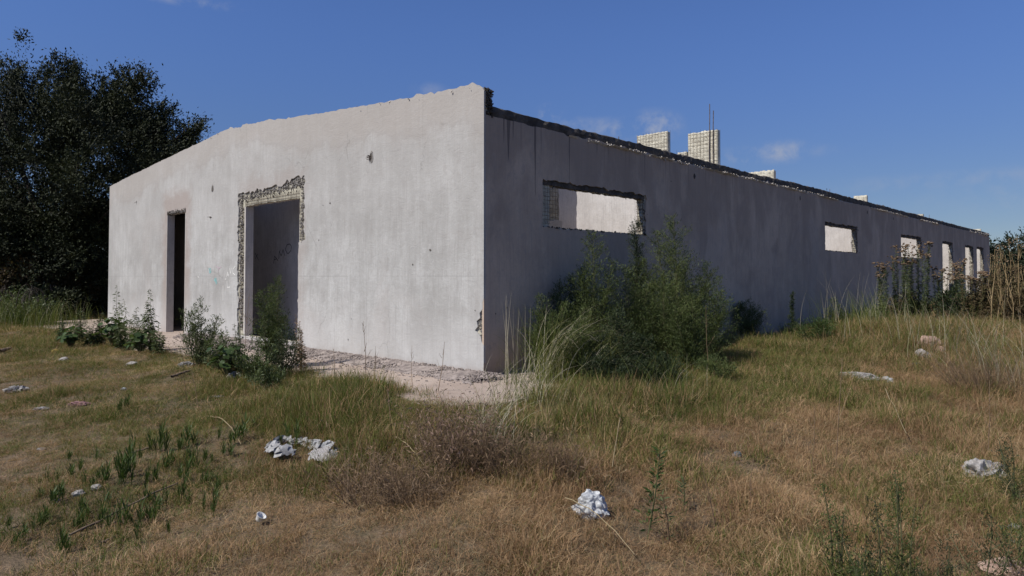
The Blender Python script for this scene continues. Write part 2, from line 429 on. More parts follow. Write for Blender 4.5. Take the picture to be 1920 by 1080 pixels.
def axis_coords(lims):
    a = []
    for lo, hi, st in lims: a += list(np.arange(lo, hi, st))
    return np.array(a + [lims[-1][1]])
ys = axis_coords([(-1200,-200,200),(-200,-20,30),(-20,0,2.5),(0,18,.16),(18,40,.8),(40,200,16),(200,2000,200)])
xs = axis_coords([(-2000,-200,200),(-200,-40,16),(-40,-14,1.2),(-14,14,.16),(14,40,1.2),(40,200,16),(200,2000,200)])
gx, gy = np.meshgrid(xs, ys); gz = ground(gx, gy)
mb = MB(); nx, ny = len(xs), len(ys)
ii = np.arange(nx*ny).reshape(ny, nx)
ff = np.stack([ii[:-1,:-1], ii[:-1,1:], ii[1:,1:], ii[1:,:-1]], -1).reshape(-1, 4)
mb.add(np.stack([gx, gy, gz], -1).reshape(-1, 3), ff, 0, True)
go = mb.build('ground', 'soil'); tag(go, kind='structure')

# apron of pale trodden concrete round the foot of the building
def apron_edge(s_): return -1.38 + .10*math.sin(s_*1.7) + .07*math.sin(s_*4.3+1) + .03*math.sin(s_*11)
poly = [(apron_edge(y), y) for y in np.arange(15.6, -1.3, -.2)]
poly += [(x, -1.25 + .35*sstep(0, 2, x) + .09*math.sin(x*3.1) + .05*math.sin(x*7)) for x in np.arange(-1.25, 1.5, .2)]
poly += [(1.5, .2), (0.5, .2), (.5, 15.6)]
mb = MB(); k = len(poly)
cd = delaunay_2d_cdt([Vector(p) for p in poly], [(i, (i+1) % k) for i in range(k)], [], 1, 1e-5)
v2 = np.array([p[:] for p in cd[0]]); mb.add(np.c_[v2, np.full(len(v2), .03)], np.array(cd[2]))
pa = np.array(poly); mb.add(np.r_[np.c_[pa, np.full(k, .03)], np.c_[pa, np.full(k, -.25)]], [(i, (i+1) % k, (i+1) % k + k, i + k) for i in range(k)])
ap = mb.build('pavement', 'apron'); ap.location = (CX, CY, 0); ap.rotation_euler.z = ROT; tag(ap, kind='structure')
def on_apron(x, y):
    lx, ly = to_local(x, y)
    a = (lx > -1.3) & (lx < .3) & (ly > -1.15) & (ly < 15.6)
    b_ = (lx >= .3) & (lx < .9) & (ly > -.75) & (ly < .5)
    return a | b_
def in_building(x, y):
    lx, ly = to_local(x, y); return (lx > -.05) & (ly > -.04) & (lx < 34.2) & (ly < 13.4)

# ------------------------------------------------------------------ the building
B = empty('unfinished_building', (CX, CY, 0), ROT,
          'long roofless unfinished concrete building with bare grey plaster walls and knocked-out openings', 'building')
rng = np.random.default_rng(5)
def rag(x0, x1, z0, z1, amp=(.0,.0,.0,.0), step=.05, seed=0):
    """rectangle outline with broken edges; amp = bottom, right, top, left"""
    r = np.random.default_rng(seed); p = []
    def run(a, b_, am, hor):
        L = abs(b_-a); n = max(2, int(L/step)) if am > 0 else 1
        q = []
        low = r.normal(0, 1, max(3, n//4)+2)
        for i in range(n):
            f = i/n; o_ = np.interp(f*(len(low)-1), np.arange(len(low)), low)*.55 + r.normal(0, .5)
            q.append((a + (b_-a)*(f + (r.uniform(-.3, .3)/n if 0 < i else 0)), float(np.clip(o_, -1.6, 1.6))*am if i else 0))
        return q
    for a, o_ in run(x0, x1, amp[0], 1): p.append((a, z0 + o_))
    for a, o_ in run(z0, z1, amp[1], 0): p.append((x1 + o_, a))
    for a, o_ in run(x1, x0, amp[2], 1): p.append((a, z1 + o_))
    for a, o_ in run(z1, z0, amp[3], 0): p.append((x0 + o_, a))
    return p
def inside(pt, poly):
    x, y = pt; c_ = False; n = len(poly)
    for i in range(n):
        x1, y1 = poly[i]; x2, y2 = poly[i-1]
        if (y1 > y) != (y2 > y) and x < (x2-x1)*(y-y1)/(y2-y1)+x1: c_ = not c_
    return c_
def layer(name, mat, outer, holes, w0, w1, axis, parent=B, rough=0, sub=1, seed=1):
    """flat layer of a wall between depths w0 and w1 with holes; axis 'x' runs along the side wall, 'y' along the end wall"""
    r = np.random.default_rng(seed)
    def mp(u, w_, z):
        u = np.asarray(u); w_ = np.broadcast_to(w_, u.shape)
        return np.stack([u, w_, z], -1) if axis == 'x' else np.stack([w_, u, z], -1)
    pts = [Vector(p) for p in outer]; edges = [(i, (i+1) % len(outer)) for i in range(len(outer))]
    for h in holes:
        o_ = len(pts); pts += [Vector(p) for p in h]; edges += [(o_+i, o_+(i+1) % len(h)) for i in range(len(h))]
    cd = delaunay_2d_cdt(pts, edges, [], 0, 1e-6)
    v2 = np.array([p[:] for p in cd[0]]); tr = []
    for f in cd[2]:
        c_ = v2[list(f)].mean(0)
        if inside(c_, outer) and not any(inside(c_, h) for h in holes): tr.append(f)
    mb = MB()
    for w_ in (w0, w1): mb.add(mp(v2[:,0], w_, v2[:,1]), tr)
    for lp in [outer] + holes:
        a = np.array(lp); k = len(a); rows = []
        for s_ in range(sub+1):
            w_ = w0 + (w1-w0)*s_/sub; q = a.copy()
            if 0 < s_ < sub and rough: q = q + r.normal(0, rough, q.shape)
            rows.append(mp(q[:,0], w_, q[:,1]))
        f = [(s_*k+i, s_*k+(i+1) % k, (s_+1)*k+(i+1) % k, (s_+1)*k+i) for s_ in range(sub) for i in range(k)]
        mb.add(np.concatenate(rows), f)
    o_ = mb.build(name, mat, parent)
    bm = bmesh.new(); bm.from_mesh(o_.data); bmesh.ops.remove_doubles(bm, verts=bm.verts, dist=1e-5)
    bmesh.ops.recalc_face_normals(bm, faces=bm.faces); bm.to_mesh(o_.data); bm.free()
    return o_
TH = .15
# gable end wall (faces the sun): local y 0..13.3, thickness along +x
LEN = 13.3
def gable_top(y): return 3.95 - abs(y-6.65)*.49/6.65
r = np.random.default_rng(3)
top = [(0, 3.40), (.03, 3.44), (.10, 3.47)]
low = np.interp(np.arange(0, 13.3, .07), np.arange(0, 13.9, .55), r.normal(0, .007, 26))
for i, y in enumerate(np.arange(.2, 13.2, .07)):
    amp = .009 if y < 2.2 or 4.5 < y < 6.8 else .004
    top.append((y, gable_top(y) + r.normal(0, amp) + low[i] + (.03 if y < 1.3 else 0) - (.02 if y > 6.2 and y < 6.6 else 0)))
top.append((13.3, 3.45))
base_e = [(13.3, -.3), (0, -.3)]
# broken arris low on the corner
corner_l = [(0, .02), (.006, .10), (.0, .20), (.0, .40), (.035, .44), (.05, .50), (.15, .57), (.10, .62), (.12, .68), (.06, .72), (.07, .78), (.015, .83), (.02, .90), (0, .95)]
end_outer = corner_l + top + base_e
end_core = [(.02, 0)] + [(y if y > .02 else .02, z-.012) for y, z in top] + base_e[:1] + [(.02, -.3)]
hA = [rag(4.02, 6.28, .16, 2.70, (0, .035, .045, .035), .05, 11), rag(8.61, 9.585, .0, 2.575, (0, .004, .03, .004), .04, 12)]
# the top of the wide doorway is broken higher towards the corner side
hA[0] = [(u, z + (.10*sstep(4.9, 4.2, u) if False else .10*float(sstep(0, 1, (4.75-u)/.5))) if z > 2.5 else z) for u, z in hA[0]]
hA[0] = [(u if not (u < 4.3 and z < 1.75) else 4.20 + (u-4.02)*.4, z) for u, z in hA[0]]
hB = [rag(4.20, 6.02, .16, 2.46, (0, .006, .008, .006), .06, 13), rag(8.62, 9.58, .0, 2.53, (0, .002, .01, .002), .05, 14)]
layer('gable_wall', 'plaster_end', end_outer, hA, 0, .028, 'y', seed=1)
layer('foam_core', 'foam', end_core, hB, .028, .122, 'y', rough=.006, sub=3, seed=2)
end_in = [(.15, -.3), (.15, 3.44)] + [(y, z-.02) for y, z in top if .2 < y < 13.2] + [(13.15, 3.43), (13.15, -.3)]
hC = [rag(4.2, 6.02, .14, 2.48, (0, .01, .01, .01), .06, 15), rag(8.62, 9.58, .0, 2.53, (0, .004, .01, .004), .05, 16)]
layer('inner_plaster', 'plaster_in', end_in, hC, .122, .15, 'y', seed=3)
# plastered jamb linings of the two doorways (the left reveal of each)
for bx in ((.002, .148, 6.0, 6.045, .16, 2.44), (.03, .148, 4.17, 4.215, .16, 2.2), (.001, .149, 9.565, 9.60, 0, 2.5), (.001, .149, 8.59, 8.63, 0, 2.5)):
    mb = MB(); box(mb, *bx); mb.build('jamb_plaster', 'plaster_in', B)

# side wall in shade: local x 0..34
SL = 33.9; ZB = 3.12
r = np.random.default_rng(8)
stop_ = []
for x in np.arange(SL, .16, -.08):
    amp = .004 if x < 1.5 else .011
    stop_.append((float(x), ZB + r.normal(0, amp) + .02*math.sin(x*.9)*(x > 2)))
side_outer = [(.002, -.3), (SL, -.3)] + stop_ + [(.002, ZB)]
WIN = [(1.07, 3.52, 1.84, 2.47), (11.45, 13.9, 1.82, 2.52), (18.2, 20.75, 1.80, 2.52), (23.9, 25.7, .15, 2.52), (28.1, 29.8, .15, 2.52), (30.65, 32.3, .15, 2.52)]
sA = [rag(a, b_, c_, d, (.012, .022, .02, .02), .055, 30+i) for i, (a, b_, c_, d) in enumerate(WIN)]
sB = [rag(a+.04+(.12 if i == 0 else 0), b_-.035, c_+.01, d-.065, (.01, .012, .012, .012), .05, 40+i) for i, (a, b_, c_, d) in enumerate(WIN)]
sC = [rag(a+.02+(.16 if i == 0 else 0), b_-.03, c_, d-.02, (.012, .02, .018, .015), .05, 50+i) for i, (a, b_, c_, d) in enumerate(WIN)]
layer('side_wall', 'plaster_side_shade_tint', side_outer, sA, 0.0, .028, 'x', seed=4)
core_o = [(.15, -.3), (SL, -.3)] + [(x, z-.01) for x, z in stop_] + [(.15, ZB-.01)]
layer('foam_core', 'foam', core_o, sB, .028, .122, 'x', rough=.008, sub=3, seed=5)
layer('inner_plaster', 'plaster_in', core_o, sC, .122, .15, 'x', seed=6)
# rough dark concrete edge beam left on top of the side wall
mb = MB(); r = np.random.default_rng(9); n = 380; X = np.linspace(.15, SL, n)
prof = [(.012, 3.10), (.006, 3.17), (.014, 3.235), (.06, 3.255), (.13, 3.25), (.155, 3.10)]
drift = np.interp(X, np.linspace(0, SL, 40), r.normal(0, .006, 40))
rows = []
for k_, (w_, z_) in enumerate(prof):
    jt = r.normal(0, .006, n) if 0 < k_ < 5 else np.zeros(n)
    jz = (r.normal(0, .007, n) + drift*(z_ > 3.15) + .02*(X > 8)) if k_ > 1 and k_ < 5 else r.normal(0, .004, n)
    rows.append(np.stack([X, w_ + jt, z_ + jz], -1))
P_ = np.stack(rows, 1); m_ = len(prof)
f = [(i*m_+k_, (i+1)*m_+k_, (i+1)*m_+k_+1, i*m_+k_+1) for i in range(n-1) for k_ in range(m_-1)]
mb.add(P_.reshape(-1, 3), f)
mb.add(P_[0], [tuple(range(m_))]); mb.add(P_[-1], [tuple(range(m_))])
mb.build('edge_beam', 'dark_concrete', B)
# broken end of the gable wall where it stands above the side wall
mb = MB(); r = np.random.default_rng(10)
pts = [(r.uniform(.02, .15), r.uniform(.0, .03), r.uniform(3.1, 3.44)) for _ in range(260)]
stones(mb, pts, r.uniform(.006, .024, 260), r); o_ = mb.build('broken_mortar', 'dark_concrete', B); tag(o_, kind='stuff')

# rubbly mortar crusts along broken edges
def crust(pairs, sizes, count, seed, mat, name='broken_mortar', flat=.9):
    r = np.random.default_rng(seed); mb = MB(); pts = []
    for (p, q, jit) in pairs:
        p, q = np.array(p), np.array(q); n = max(2, int(np.linalg.norm(q-p)*count))
        for f in r.uniform(0, 1, n): pts.append(p + (q-p)*f + r.normal(0, 1, 3)*np.array(jit))
    stones(mb, pts, r.uniform(*sizes, len(pts)), r, flat=flat); o_ = mb.build(name, mat, B); tag(o_, kind='stuff'); return o_
crust([((.028, 4.05, 2.69), (.028, 6.28, 2.62), (.008, .02, .035)), ((.028, 4.03, 2.76), (.028, 4.6, 2.74), (.008, .02, .03)),
       ((.028, 6.18, .3), (.028, 6.22, 2.6), (.007, .04, .03)), ((.028, 4.11, 1.75), (.028, 4.09, 2.6), (.007, .03, .03)),
       ((.02, 8.62, 2.56), (.02, 9.58, 2.56), (.01, .01, .02))], (.006, .020), 260, 21, 'mortar_rubble')
crust([((.03, 4.1, 2.64), (.03, 6.2, 2.58), (.006, .02, .04)), ((.03, 6.15, .3), (.03, 6.18, 2.6), (.006, .035, .03)), ((.02, 8.62, 2.55), (.02, 9.58, 2.55), (.008, .01, .02))], (.006, .018), 150, 27, 'dark_concrete')
cr = []
for i, (a, b_, c_, d) in enumerate(WIN):
    cr += [((a, .035, d-.04), (b_, .035, d-.04), (.012, .008, .020)), ((a, .035, d-.015), (b_, .035, d-.015), (.012, .008, .014)), ((b_-.02, .04, c_), (b_-.02, .04, d), (.008, .03, .02)), ((a, .05, c_+.006), (b_, .05, c_+.006), (.01, .03, .005))]
crust(cr, (.006, .017), 110, 22, 'dark_concrete')
crust([((b_-.02, .09, c_), (b_-.02, .09, d-.1), (.012, .035, .02)) for (a, b_, c_, d) in WIN] , (.006, .018), 130, 25, 'mortar_rubble')
crust([((1.9, -.012, 3.105), (11.5, -.012, 3.125), (.03, .016, .012)), ((15.5, -.012, 3.12), (18.3, -.012, 3.12), (.03, .014, .01)), ((20.5, -.01, 3.12), (23.2, -.01, 3.12), (.03, .014, .01)), ((29, -.01, 3.12), (SL, -.0, 3.2), (.03, .02, .03))], (.005, .016), 34, 23, 'pale_mortar')
mb = MB(); r = np.random.default_rng(29); n = 520; X = np.linspace(1.6, SL-.3, n)
wv_ = np.array([mnoise.noise(Vector((q*.9, 3, 1))) + .5*mnoise.noise(Vector((q*3.3, 8, 1))) for q in X]); out_ = np.clip(.022 + .05*wv_, 0, .06) + np.clip(r.normal(0, .006, n), 0, .02)*(wv_ > -.2)
out_ = out_*((X < 12.5) | ((X > 15) & (X < 19)) | ((X > 20.5) & (X < 23.5)) | (X > 29)); zz_ = 3.118 + r.normal(0, .006, n)
V = np.concatenate([np.stack([X, np.full(n, .012), zz_], -1), np.stack([X, .0-out_, zz_-.006], -1), np.stack([X, .004-out_*.5, zz_-.024], -1), np.stack([X, np.full(n, .004), zz_-.03], -1)])
mb.add(V, [(k_*n+i, k_*n+i+1, (k_+1)*n+i+1, (k_+1)*n+i) for k_ in range(3) for i in range(n-1)]); mb.build('mortar_ledge', 'pale_mortar', B)
crust([((.022, .045, .42), (.022, .06, 1.0), (.004, .012, .03)), ((.022, .06, .52), (.022, .10, .72), (.004, .02, .03))], (.005, .012), 150, 24, 'mortar_rubble')
crust([((.07, y, gable_top(y)-.01), (.07, y+.5, gable_top(y+.5)-.01), (.045, .02, .004)) for y in np.arange(.1, 2.4, .5)] +
      [((.07, y, gable_top(y)-.012), (.07, y+.5, gable_top(y+.5)-.012), (.04, .02, .004)) for y in np.arange(4.4, 8.4, .5)], (.006, .014), 30, 26, 'pale_mortar')

for (a, b_, c_, d) in WIN:
    mb = MB(); n = int((b_-a)/.05); X = np.linspace(a+.012, b_-.012, n); r = np.random.default_rng(int(a*10)); zb = d-.072+r.normal(0, .007, n); zt = np.full(n, d+.01)
    V = np.concatenate([np.stack([X, np.full(n, .021)+r.normal(0, .003, n), zt], -1), np.stack([X, np.full(n, .019)+r.normal(0, .004, n), zb], -1), np.stack([X, np.full(n, .148), zb+.006], -1)])
    mb.add(V, [(i, i+1, n+i+1, n+i) for i in range(n-1)] + [(n+i, n+i+1, 2*n+i+1, 2*n+i) for i in range(n-1)]); mb.build('broken_lintel', 'dark_concrete', B)
# interior cross walls
def wall_box(name, mat, x0, x1, y0, y1, z0, z1, seed=0, ragx=False):
    r = np.random.default_rng(seed)
    if x1-x0 > y1-y0:
        n = int((x1-x0)/.08); tp = [(x, z1+r.normal(0, .012)) for x in np.linspace(x1, x0, n)]
        o_ = [(x0, z0), (x1, z0)]
        if ragx: o_ += [(x1+r.normal(0, .012), z) for z in np.arange(z0+.1, z1, .07)]
        return layer(name, mat, o_ + tp, [], y0, y1, 'x', seed=seed)
    n = int((y1-y0)/.08); tp = [(y, z1+r.normal(0, .012)) for y in np.linspace(y1, y0, n)]
    return layer(name, mat, [(y0, z0), (y1, z0)] + tp, [], x0, x1, 'y', seed=seed)
wall_box('partition_wall', 'plaster_in', .94, 1.06, 2.6, 13.1, -.2, 3.1, 61)
mb = MB(); box(mb, .152, .938, 7.6, 13.1, 2.66, 2.76); mb.build('added_shade_slab', 'dark_concrete', B)  # added slab, keeps sun off the partition behind the narrow door
wall_box('partition_wall', 'plaster_in', 1.3, 5.02, 2.5, 2.62, -.2, 3.05, 62, True)
wall_box('partition_wall', 'foam', 1.3, 3.23, 1.5, 1.6, -.2, 2.95, 63, True)
wall_box('partition_wall', 'plaster_in', 6.5, 6.62, .16, 9.0, -.2, 3.30, 64)
wall_box('partition_wall', 'plaster_in', 10, 10.12, .16, 6.0, -.2, 3.15, 65)
wall_box('partition_wall', 'plaster_in', 17, 17.12, .16, 8.0, -.2, 3.15, 66)
wall_box('partition_wall', 'plaster_in', 23.4, 23.52, .16, 8.0, -.2, 3.15, 67)
wall_box('partition_wall', 'plaster_in', 27.9, 28.02, .16, 8.0, -.2, 3.15, 68)
wall_box('partition_wall', 'plaster_in', 30.3, 30.42, .16, 8.0, -.2, 3.15, 69)
wall_box('partition_wall', 'plaster_in', 33.7, 33.82, .16, 13.1, -.2, 3.25, 70)
layer('side_wall', 'plaster_in', [(.15, -.3), (SL, -.3), (SL, 3.3), (.15, 3.3)], [], 13.15, 13.3, 'x', seed=71)
mb = MB(); box(mb, .15, SL-.2, .15, 13.15, -.1, .04); mb.build('floor_slab', 'apron', B)
# door sills and reveals in concrete
mb = MB(); box(mb, .012, .15, 4.0, 6.3, -.2, .158); mb.build('threshold', 'apron', B)
mb = MB(); box(mb, .012, .15, 8.6, 9.6, -.2, .0); mb.build('threshold', 'apron', B)
# leftover plaster skirt low on the meshed stub inside the first window
wall_box('plaster_patch', 'plaster_in', 2.0, 3.30, 1.478, 1.497, -.2, 2.14, 72, True)

# exposed foam panels with their wire mesh
def quilt(name, x0, y0, y1, z0, z1, th=.09, pitch=.07, wires=True, ends=True, seed=0):
    """foam panel on plane x=x0 facing -x, quilted between the wires"""
    r = np.random.default_rng(seed)
    ny_, nz_ = max(4, int((y1-y0)/.0233)), max(4, int((z1-z0)/.0233))
    yy, zz = np.meshgrid(np.linspace(y0, y1, ny_), np.linspace(z0, z1, nz_))
    d = .020*np.abs(np.sin(np.pi*(yy-y0)/pitch))**.5*(.55+.45*np.abs(np.sin(np.pi*(zz-z0)/pitch))**.5) + r.normal(0, .003, yy.shape)
    ed = (yy <= y0+1e-6) | (yy >= y1-1e-6) | (zz >= z1-1e-6) | (zz <= z0+1e-6); d[ed] = 0
    zz = zz + (zz >= z1-1e-6)*r.normal(0, .006, zz.shape)
    V = np.stack([x0 - d, yy, zz], -1).reshape(-1, 3); I = np.arange(ny_*nz_).reshape(nz_, ny_)
    mb = MB(); mb.add(V, np.stack([I[:-1,:-1], I[:-1,1:], I[1:,1:], I[1:,:-1]], -1).reshape(-1, 4))
    box(mb, x0+.001, x0+th, y0+.002, y1-.002, z0, z1-.008)
    p = mb.build(name, 'cream_foam', B)
    if wires:
        mb = MB()
        for y in np.arange(y0, y1+.01, pitch): mb.tube([(x0-.016, y, z0), (x0-.016, y, z1+(r.uniform(.0, .05) if ends else 0))], .0022, sides=3)
        for z in np.arange(z0, z1+.01, pitch): mb.tube([(x0-.019, y0-.01, z), (x0-.019, y1+.01, z)], .0018, sides=3)
        for y in np.arange(y0, y1+.01, pitch): mb.tube([(x0+th+.01, y, z0), (x0+th+.01, y, z1+(r.uniform(.0, .05) if ends else 0))], .003, sides=3)
        wo = mb.build('wire_mesh', 'rust_steel', p)
    return p
quilt('foam_panel', 6.49, .27, .89, 3.25, 4.00, seed=1)
quilt('foam_panel', 6.49, .92, 1.12, 3.25, 3.66, seed=2, wires=True)
quilt('foam_panel', 6.49, 1.34, 2.06, 3.25, 4.12, seed=3)
quilt('foam_panel', 9.99, .62, 1.35, 3.15, 3.66, seed=4, wires=False)
quilt('foam_panel', 16.99, .62, 1.0, 3.1, 3.68, seed=5, wires=False)
quilt('foam_panel', 23.39, .5, 1.0, 3.1, 3.52, seed=6, wires=True)
quilt('foam_panel', 33.69, .3, 1.2, 3.1, 3.48, seed=7, wires=False)
mb = MB(); r = np.random.default_rng(31)
for y in np.arange(1.0, 2.6, .12): mb.tube([(23.4, y, 3.0), (23.4+r.normal(0,.01), y, 3.62+r.uniform(0,.1))], .006, sides=3)
for z in (3.45, 3.57): mb.tube([(23.4, .9, z), (23.4, 2.6, z)], .005, sides=3)
mb.build('wire_mesh', 'rust_steel', B)
for y, zt in ((.42, 4.50), (.34, 4.36)):
    mb = MB(); zz = np.linspace(2.9, zt, 9)
    mb.tube([(6.455+.004*math.sin(z*5), y + .01*math.sin(z*3+y*9), z) for z in zz], .010, .009, sides=6); mb.build('rebar', 'rebar_steel', B)
for x, y, zt in ((8.7, .07, 3.42), (12.05, .08, 3.36), (2.9, .08, 3.30), (22.3, .08, 3.4)):
    mb = MB(); mb.tube([(x, y, 3.1), (x+.01, y, zt)], .006, sides=5); mb.build('rebar', 'rust_steel', B)
# wire mesh bared round the openings
def mesh_band(x_or_y, plane, u0, u1, z0, z1, pitch=.05, rad=.0028, seed=0, hook=False):
    r = np.random.default_rng(seed); mb = MB()
    P = (lambda u, z, o_=0: (plane+o_, u, z)) if x_or_y == 'end' else (lambda u, z, o_=0: (u, plane+o_, z))
    for u in np.arange(u0, u1+.001, pitch):
        mb.tube([P(u+r.normal(0,.003), z0-(r.uniform(0,.04) if hook else 0), r.normal(0,.004)), P(u, z1)], rad, sides=3)
    for z in np.arange(z0, z1+.001, pitch): mb.tube([P(u0, z+r.normal(0,.003), r.normal(0,.004)), P(u1, z)], rad, sides=3)
    return mb.build('wire_mesh', 'rust_steel', B)
mesh_band('end', .018, 4.2, 6.05, 2.44, 2.58, seed=1, hook=True)
mesh_band('end', .018, 6.03, 6.24, .3, 2.44, seed=2)
mesh_band('end', .018, 4.06, 4.20, 1.8, 2.44, seed=3)
mesh_band('side', .018, 1.08, 1.24, 1.9, 2.44, seed=4, rad=.0018)
mesh_band('side', 1.488, 1.8, 3.2, 1.9, 2.85, pitch=.07, seed=5, rad=.0025)
for i, (a, b_, c_, d) in enumerate(WIN):
    mb = MB()
    for z in np.arange(c_+.02, d-.02, .055): mb.tube([(b_-.045, .0, z), (b_-.045, .15, z+.004)], .0035, sides=3)
    for w_ in (.03, .075, .12): mb.tube([(b_-.047, w_, c_), (b_-.047, w_, d-.03)], .0035, sides=3)
    mb.build('wire_mesh', 'rust_steel', B)
# holes with wire stubs in the sunlit wall: each a flat dark disc painting the hollow's shade, larger ones ringed
def pit(y, z, ry, rz, seed, stubs=0, plane='end', ring=True):
    r = np.random.default_rng(seed); mb = MB(); k = 11
    P = (lambda u, w_, zz: (w_, u, zz)) if plane == 'end' else (lambda u, w_, zz: (u, w_, zz))
    a = np.linspace(0, 2*math.pi, k, endpoint=False); j = r.uniform(.75, 1.25, k)
    if ring:
        O = [P(y+ry*math.cos(q)*jj*1.5, -.003, z+rz*math.sin(q)*jj*1.4) for q, jj in zip(a, j)]
        M = [P(y+ry*math.cos(q)*jj, -.012, z+rz*math.sin(q)*jj) for q, jj in zip(a, j)]
        mb.add(O+M, [(i, (i+1) % k, (i+1) % k+k, i+k) for i in range(k)], 0)
    I = [P(y+ry*math.cos(q)*jj*.98, -.009 if ring else -.004, z+rz*math.sin(q)*jj*.98) for q, jj in zip(a, j)]
    mb.add(I, [tuple(range(k))], 1)
    if stubs:
        for s_ in range(stubs):
            u0 = y + r.uniform(-.5, .5)*ry; z0 = z + r.uniform(-.5, .5)*rz
            mb.tube([P(u0, .0, z0), P(u0+r.uniform(.0, .09), -.05, z0+r.uniform(-.04, .03))], .004, sides=4, mi=2)
    return mb.build('dark_hole_disc', ['mortar_rubble', 'dark_concrete', 'rebar_steel'], B)
def end_uv(px, py):
    v = ray(px, py); s_ = None
    # intersect with local x = 0
    a = v[0]*dR[0] + v[1]*dR[1]; c0 = -( -CX*dR[0] - CY*dR[1]); s_ = c0/a
    lx, ly = to_local(v[0]*s_, v[1]*s_); return ly, EYE + v[2]*s_
def side_uv(px, py):
    v = ray(px, py); a = v[0]*dL[0] + v[1]*dL[1]; s_ = (CX*dL[0] + CY*dL[1])/a
    lx, ly = to_local(v[0]*s_, v[1]*s_); return lx, EYE + v[2]*s_
for i, (px, py, ry, rz, st) in enumerate([(696,294,.035,.06,6),(399,354,.028,.055,0),(256,379,.014,.03,1),(395,407,.035,.014,1),(807,469,.018,.014,0),(619,381,.018,.012,0),(606,385,.010,.006,0),(598,450,.008,.012,0),(653,637,.008,.016,0),(774,496,.010,.014,0),(891,582,.008,.008,0),(659,598,.006,.008,0)]):
    u, z = end_uv(px, py); pit(u, z, ry, rz, 80+i, st, ring=ry > .02)
for i, (px, py, ry, rz) in enumerate([(1302,330,.035,.045),(1500,372,.03,.055),(1550,355,.02,.03),(929,588,.008,.012),(950,577,.009,.008),(1258,340,.012,.01),(1626,398,.04,.05),(1675,410,.03,.05)]):
    u, z = side_uv(px, py); pit(u, z, ry, rz, 120+i, 0, 'side', ring=False)
# chalk and spray marks: thin strokes 3 mm proud of the plaster
def strokes(name, segs, mat, width, plane, off, uv):
    for sg in segs:
        mb = MB()
        P_ = [uv(*p) for p in sg]
        for (a, b_) in zip(P_[:-1], P_[1:]):
            a = np.array(a); b_ = np.array(b_); d = b_-a; n_ = np.array((-d[1], d[0])); n_ = n_/max(np.linalg.norm(n_), 1e-6)*width/2
            q = [a-n_, b_-n_*.8, b_+n_*.8, a+n_]
            mb.add([(off, u, z) for u, z in q], [(0,1,2,3)])
        mb.build(name, mat, B)
def cr2(x, y): return 180 + x*540/1535, 320 + y*380/1080
E = lambda x, y: end_uv(*cr2(x, y))
strokes('graffiti', [[(697,566),(703,540),(709,564)],[(699,556),(707,556)],[(714,520),(718,550),(724,518)],[(744,510),(732,522),(730,545),(742,556)],
                     [(699,590),(701,622),(716,620)],[(678,612),(678,692)],[(543,562),(549,570)],[(688,580),(695,576)]], 'paint_white', .018, 'end', -.003, E)
strokes('graffiti', [[(603,520),(607,546),(615,535)],[(609,519),(613,540)],[(634,572),(642,606)],[(639,570),(646,600)],[(630,580),(638,590)]], 'paint_teal', .022, 'end', -.003, E)
strokes('graffiti', [[(640,508),(655,520),(668,512)],[(655,520),(652,535)]], 'paint_pink', .02, 'end', -.0035, E)
def wall_uv(x, y):
    px, py = cr2(x, y); v = ray(px, py); a = v[0]*dR[0]+v[1]*dR[1]; s_ = (CX*dR[0]+CY*dR[1]+.94)/a
    lx, ly = to_local(v[0]*s_, v[1]*s_); return ly, EYE+v[2]*s_
strokes('graffiti', [[(948,495),(952,455),(972,480)],[(950,475),(963,470)],[(975,470),(978,428),(988,455),(998,420),(1008,455)],
                     [(1020,440),(1010,420),(1018,396),(1032,390),(1043,402),(1040,425),(1028,440),(1020,440)],[(850,440),(868,478)],[(862,445),(850,470)]], 'char_mark', .022, 'in', .936, wall_uv)

# gravel banked against the foot of the sunlit wall
r = np.random.default_rng(12); mb = MB(); n = 60
Y = np.linspace(-.2, 7.5, n); rows = []
for k_, (x_, z_) in enumerate([(.0, .10), (-.12, .085), (-.26, .055), (-.42, .028)]):
    rows.append(np.stack([np.full(n, x_)+r.normal(0, .02, n)*(k_ > 0), Y, z_ + r.normal(0, .008, n)], -1))
P_ = np.stack(rows, 1); f = [(i*4+k_, (i+1)*4+k_, (i+1)*4+k_+1, i*4+k_+1) for i in range(n-1) for k_ in range(3)]
mb.add(P_.reshape(-1, 3), f)
pts = []; sz = []
for _ in range(4200):
    y = r.uniform(-.3, 8.2); x = -abs(r.normal(0, .22)); pts.append((x-.01, y, max(.03, .10+x*.18)+.004)); sz.append(r.uniform(.006, .02))
for _ in range(900):
    x = r.uniform(-.35, 1.6); y = -abs(r.normal(0, .14))-.02; pts.append((x, y, .036)); sz.append(r.uniform(.006, .02))
for _ in range(500):
    pts.append((r.uniform(-1.2, .2), r.uniform(-1, 8), .034)); sz.append(r.uniform(.004, .013))
stones(mb, pts, sz, r)
gv = mb.build('gravel', 'gravel_stone'); gv.location = (CX, CY, 0); gv.rotation_euler.z = ROT
tag(gv, 'loose grey gravel banked along the foot of the sunlit wall', 'gravel', kind='stuff')

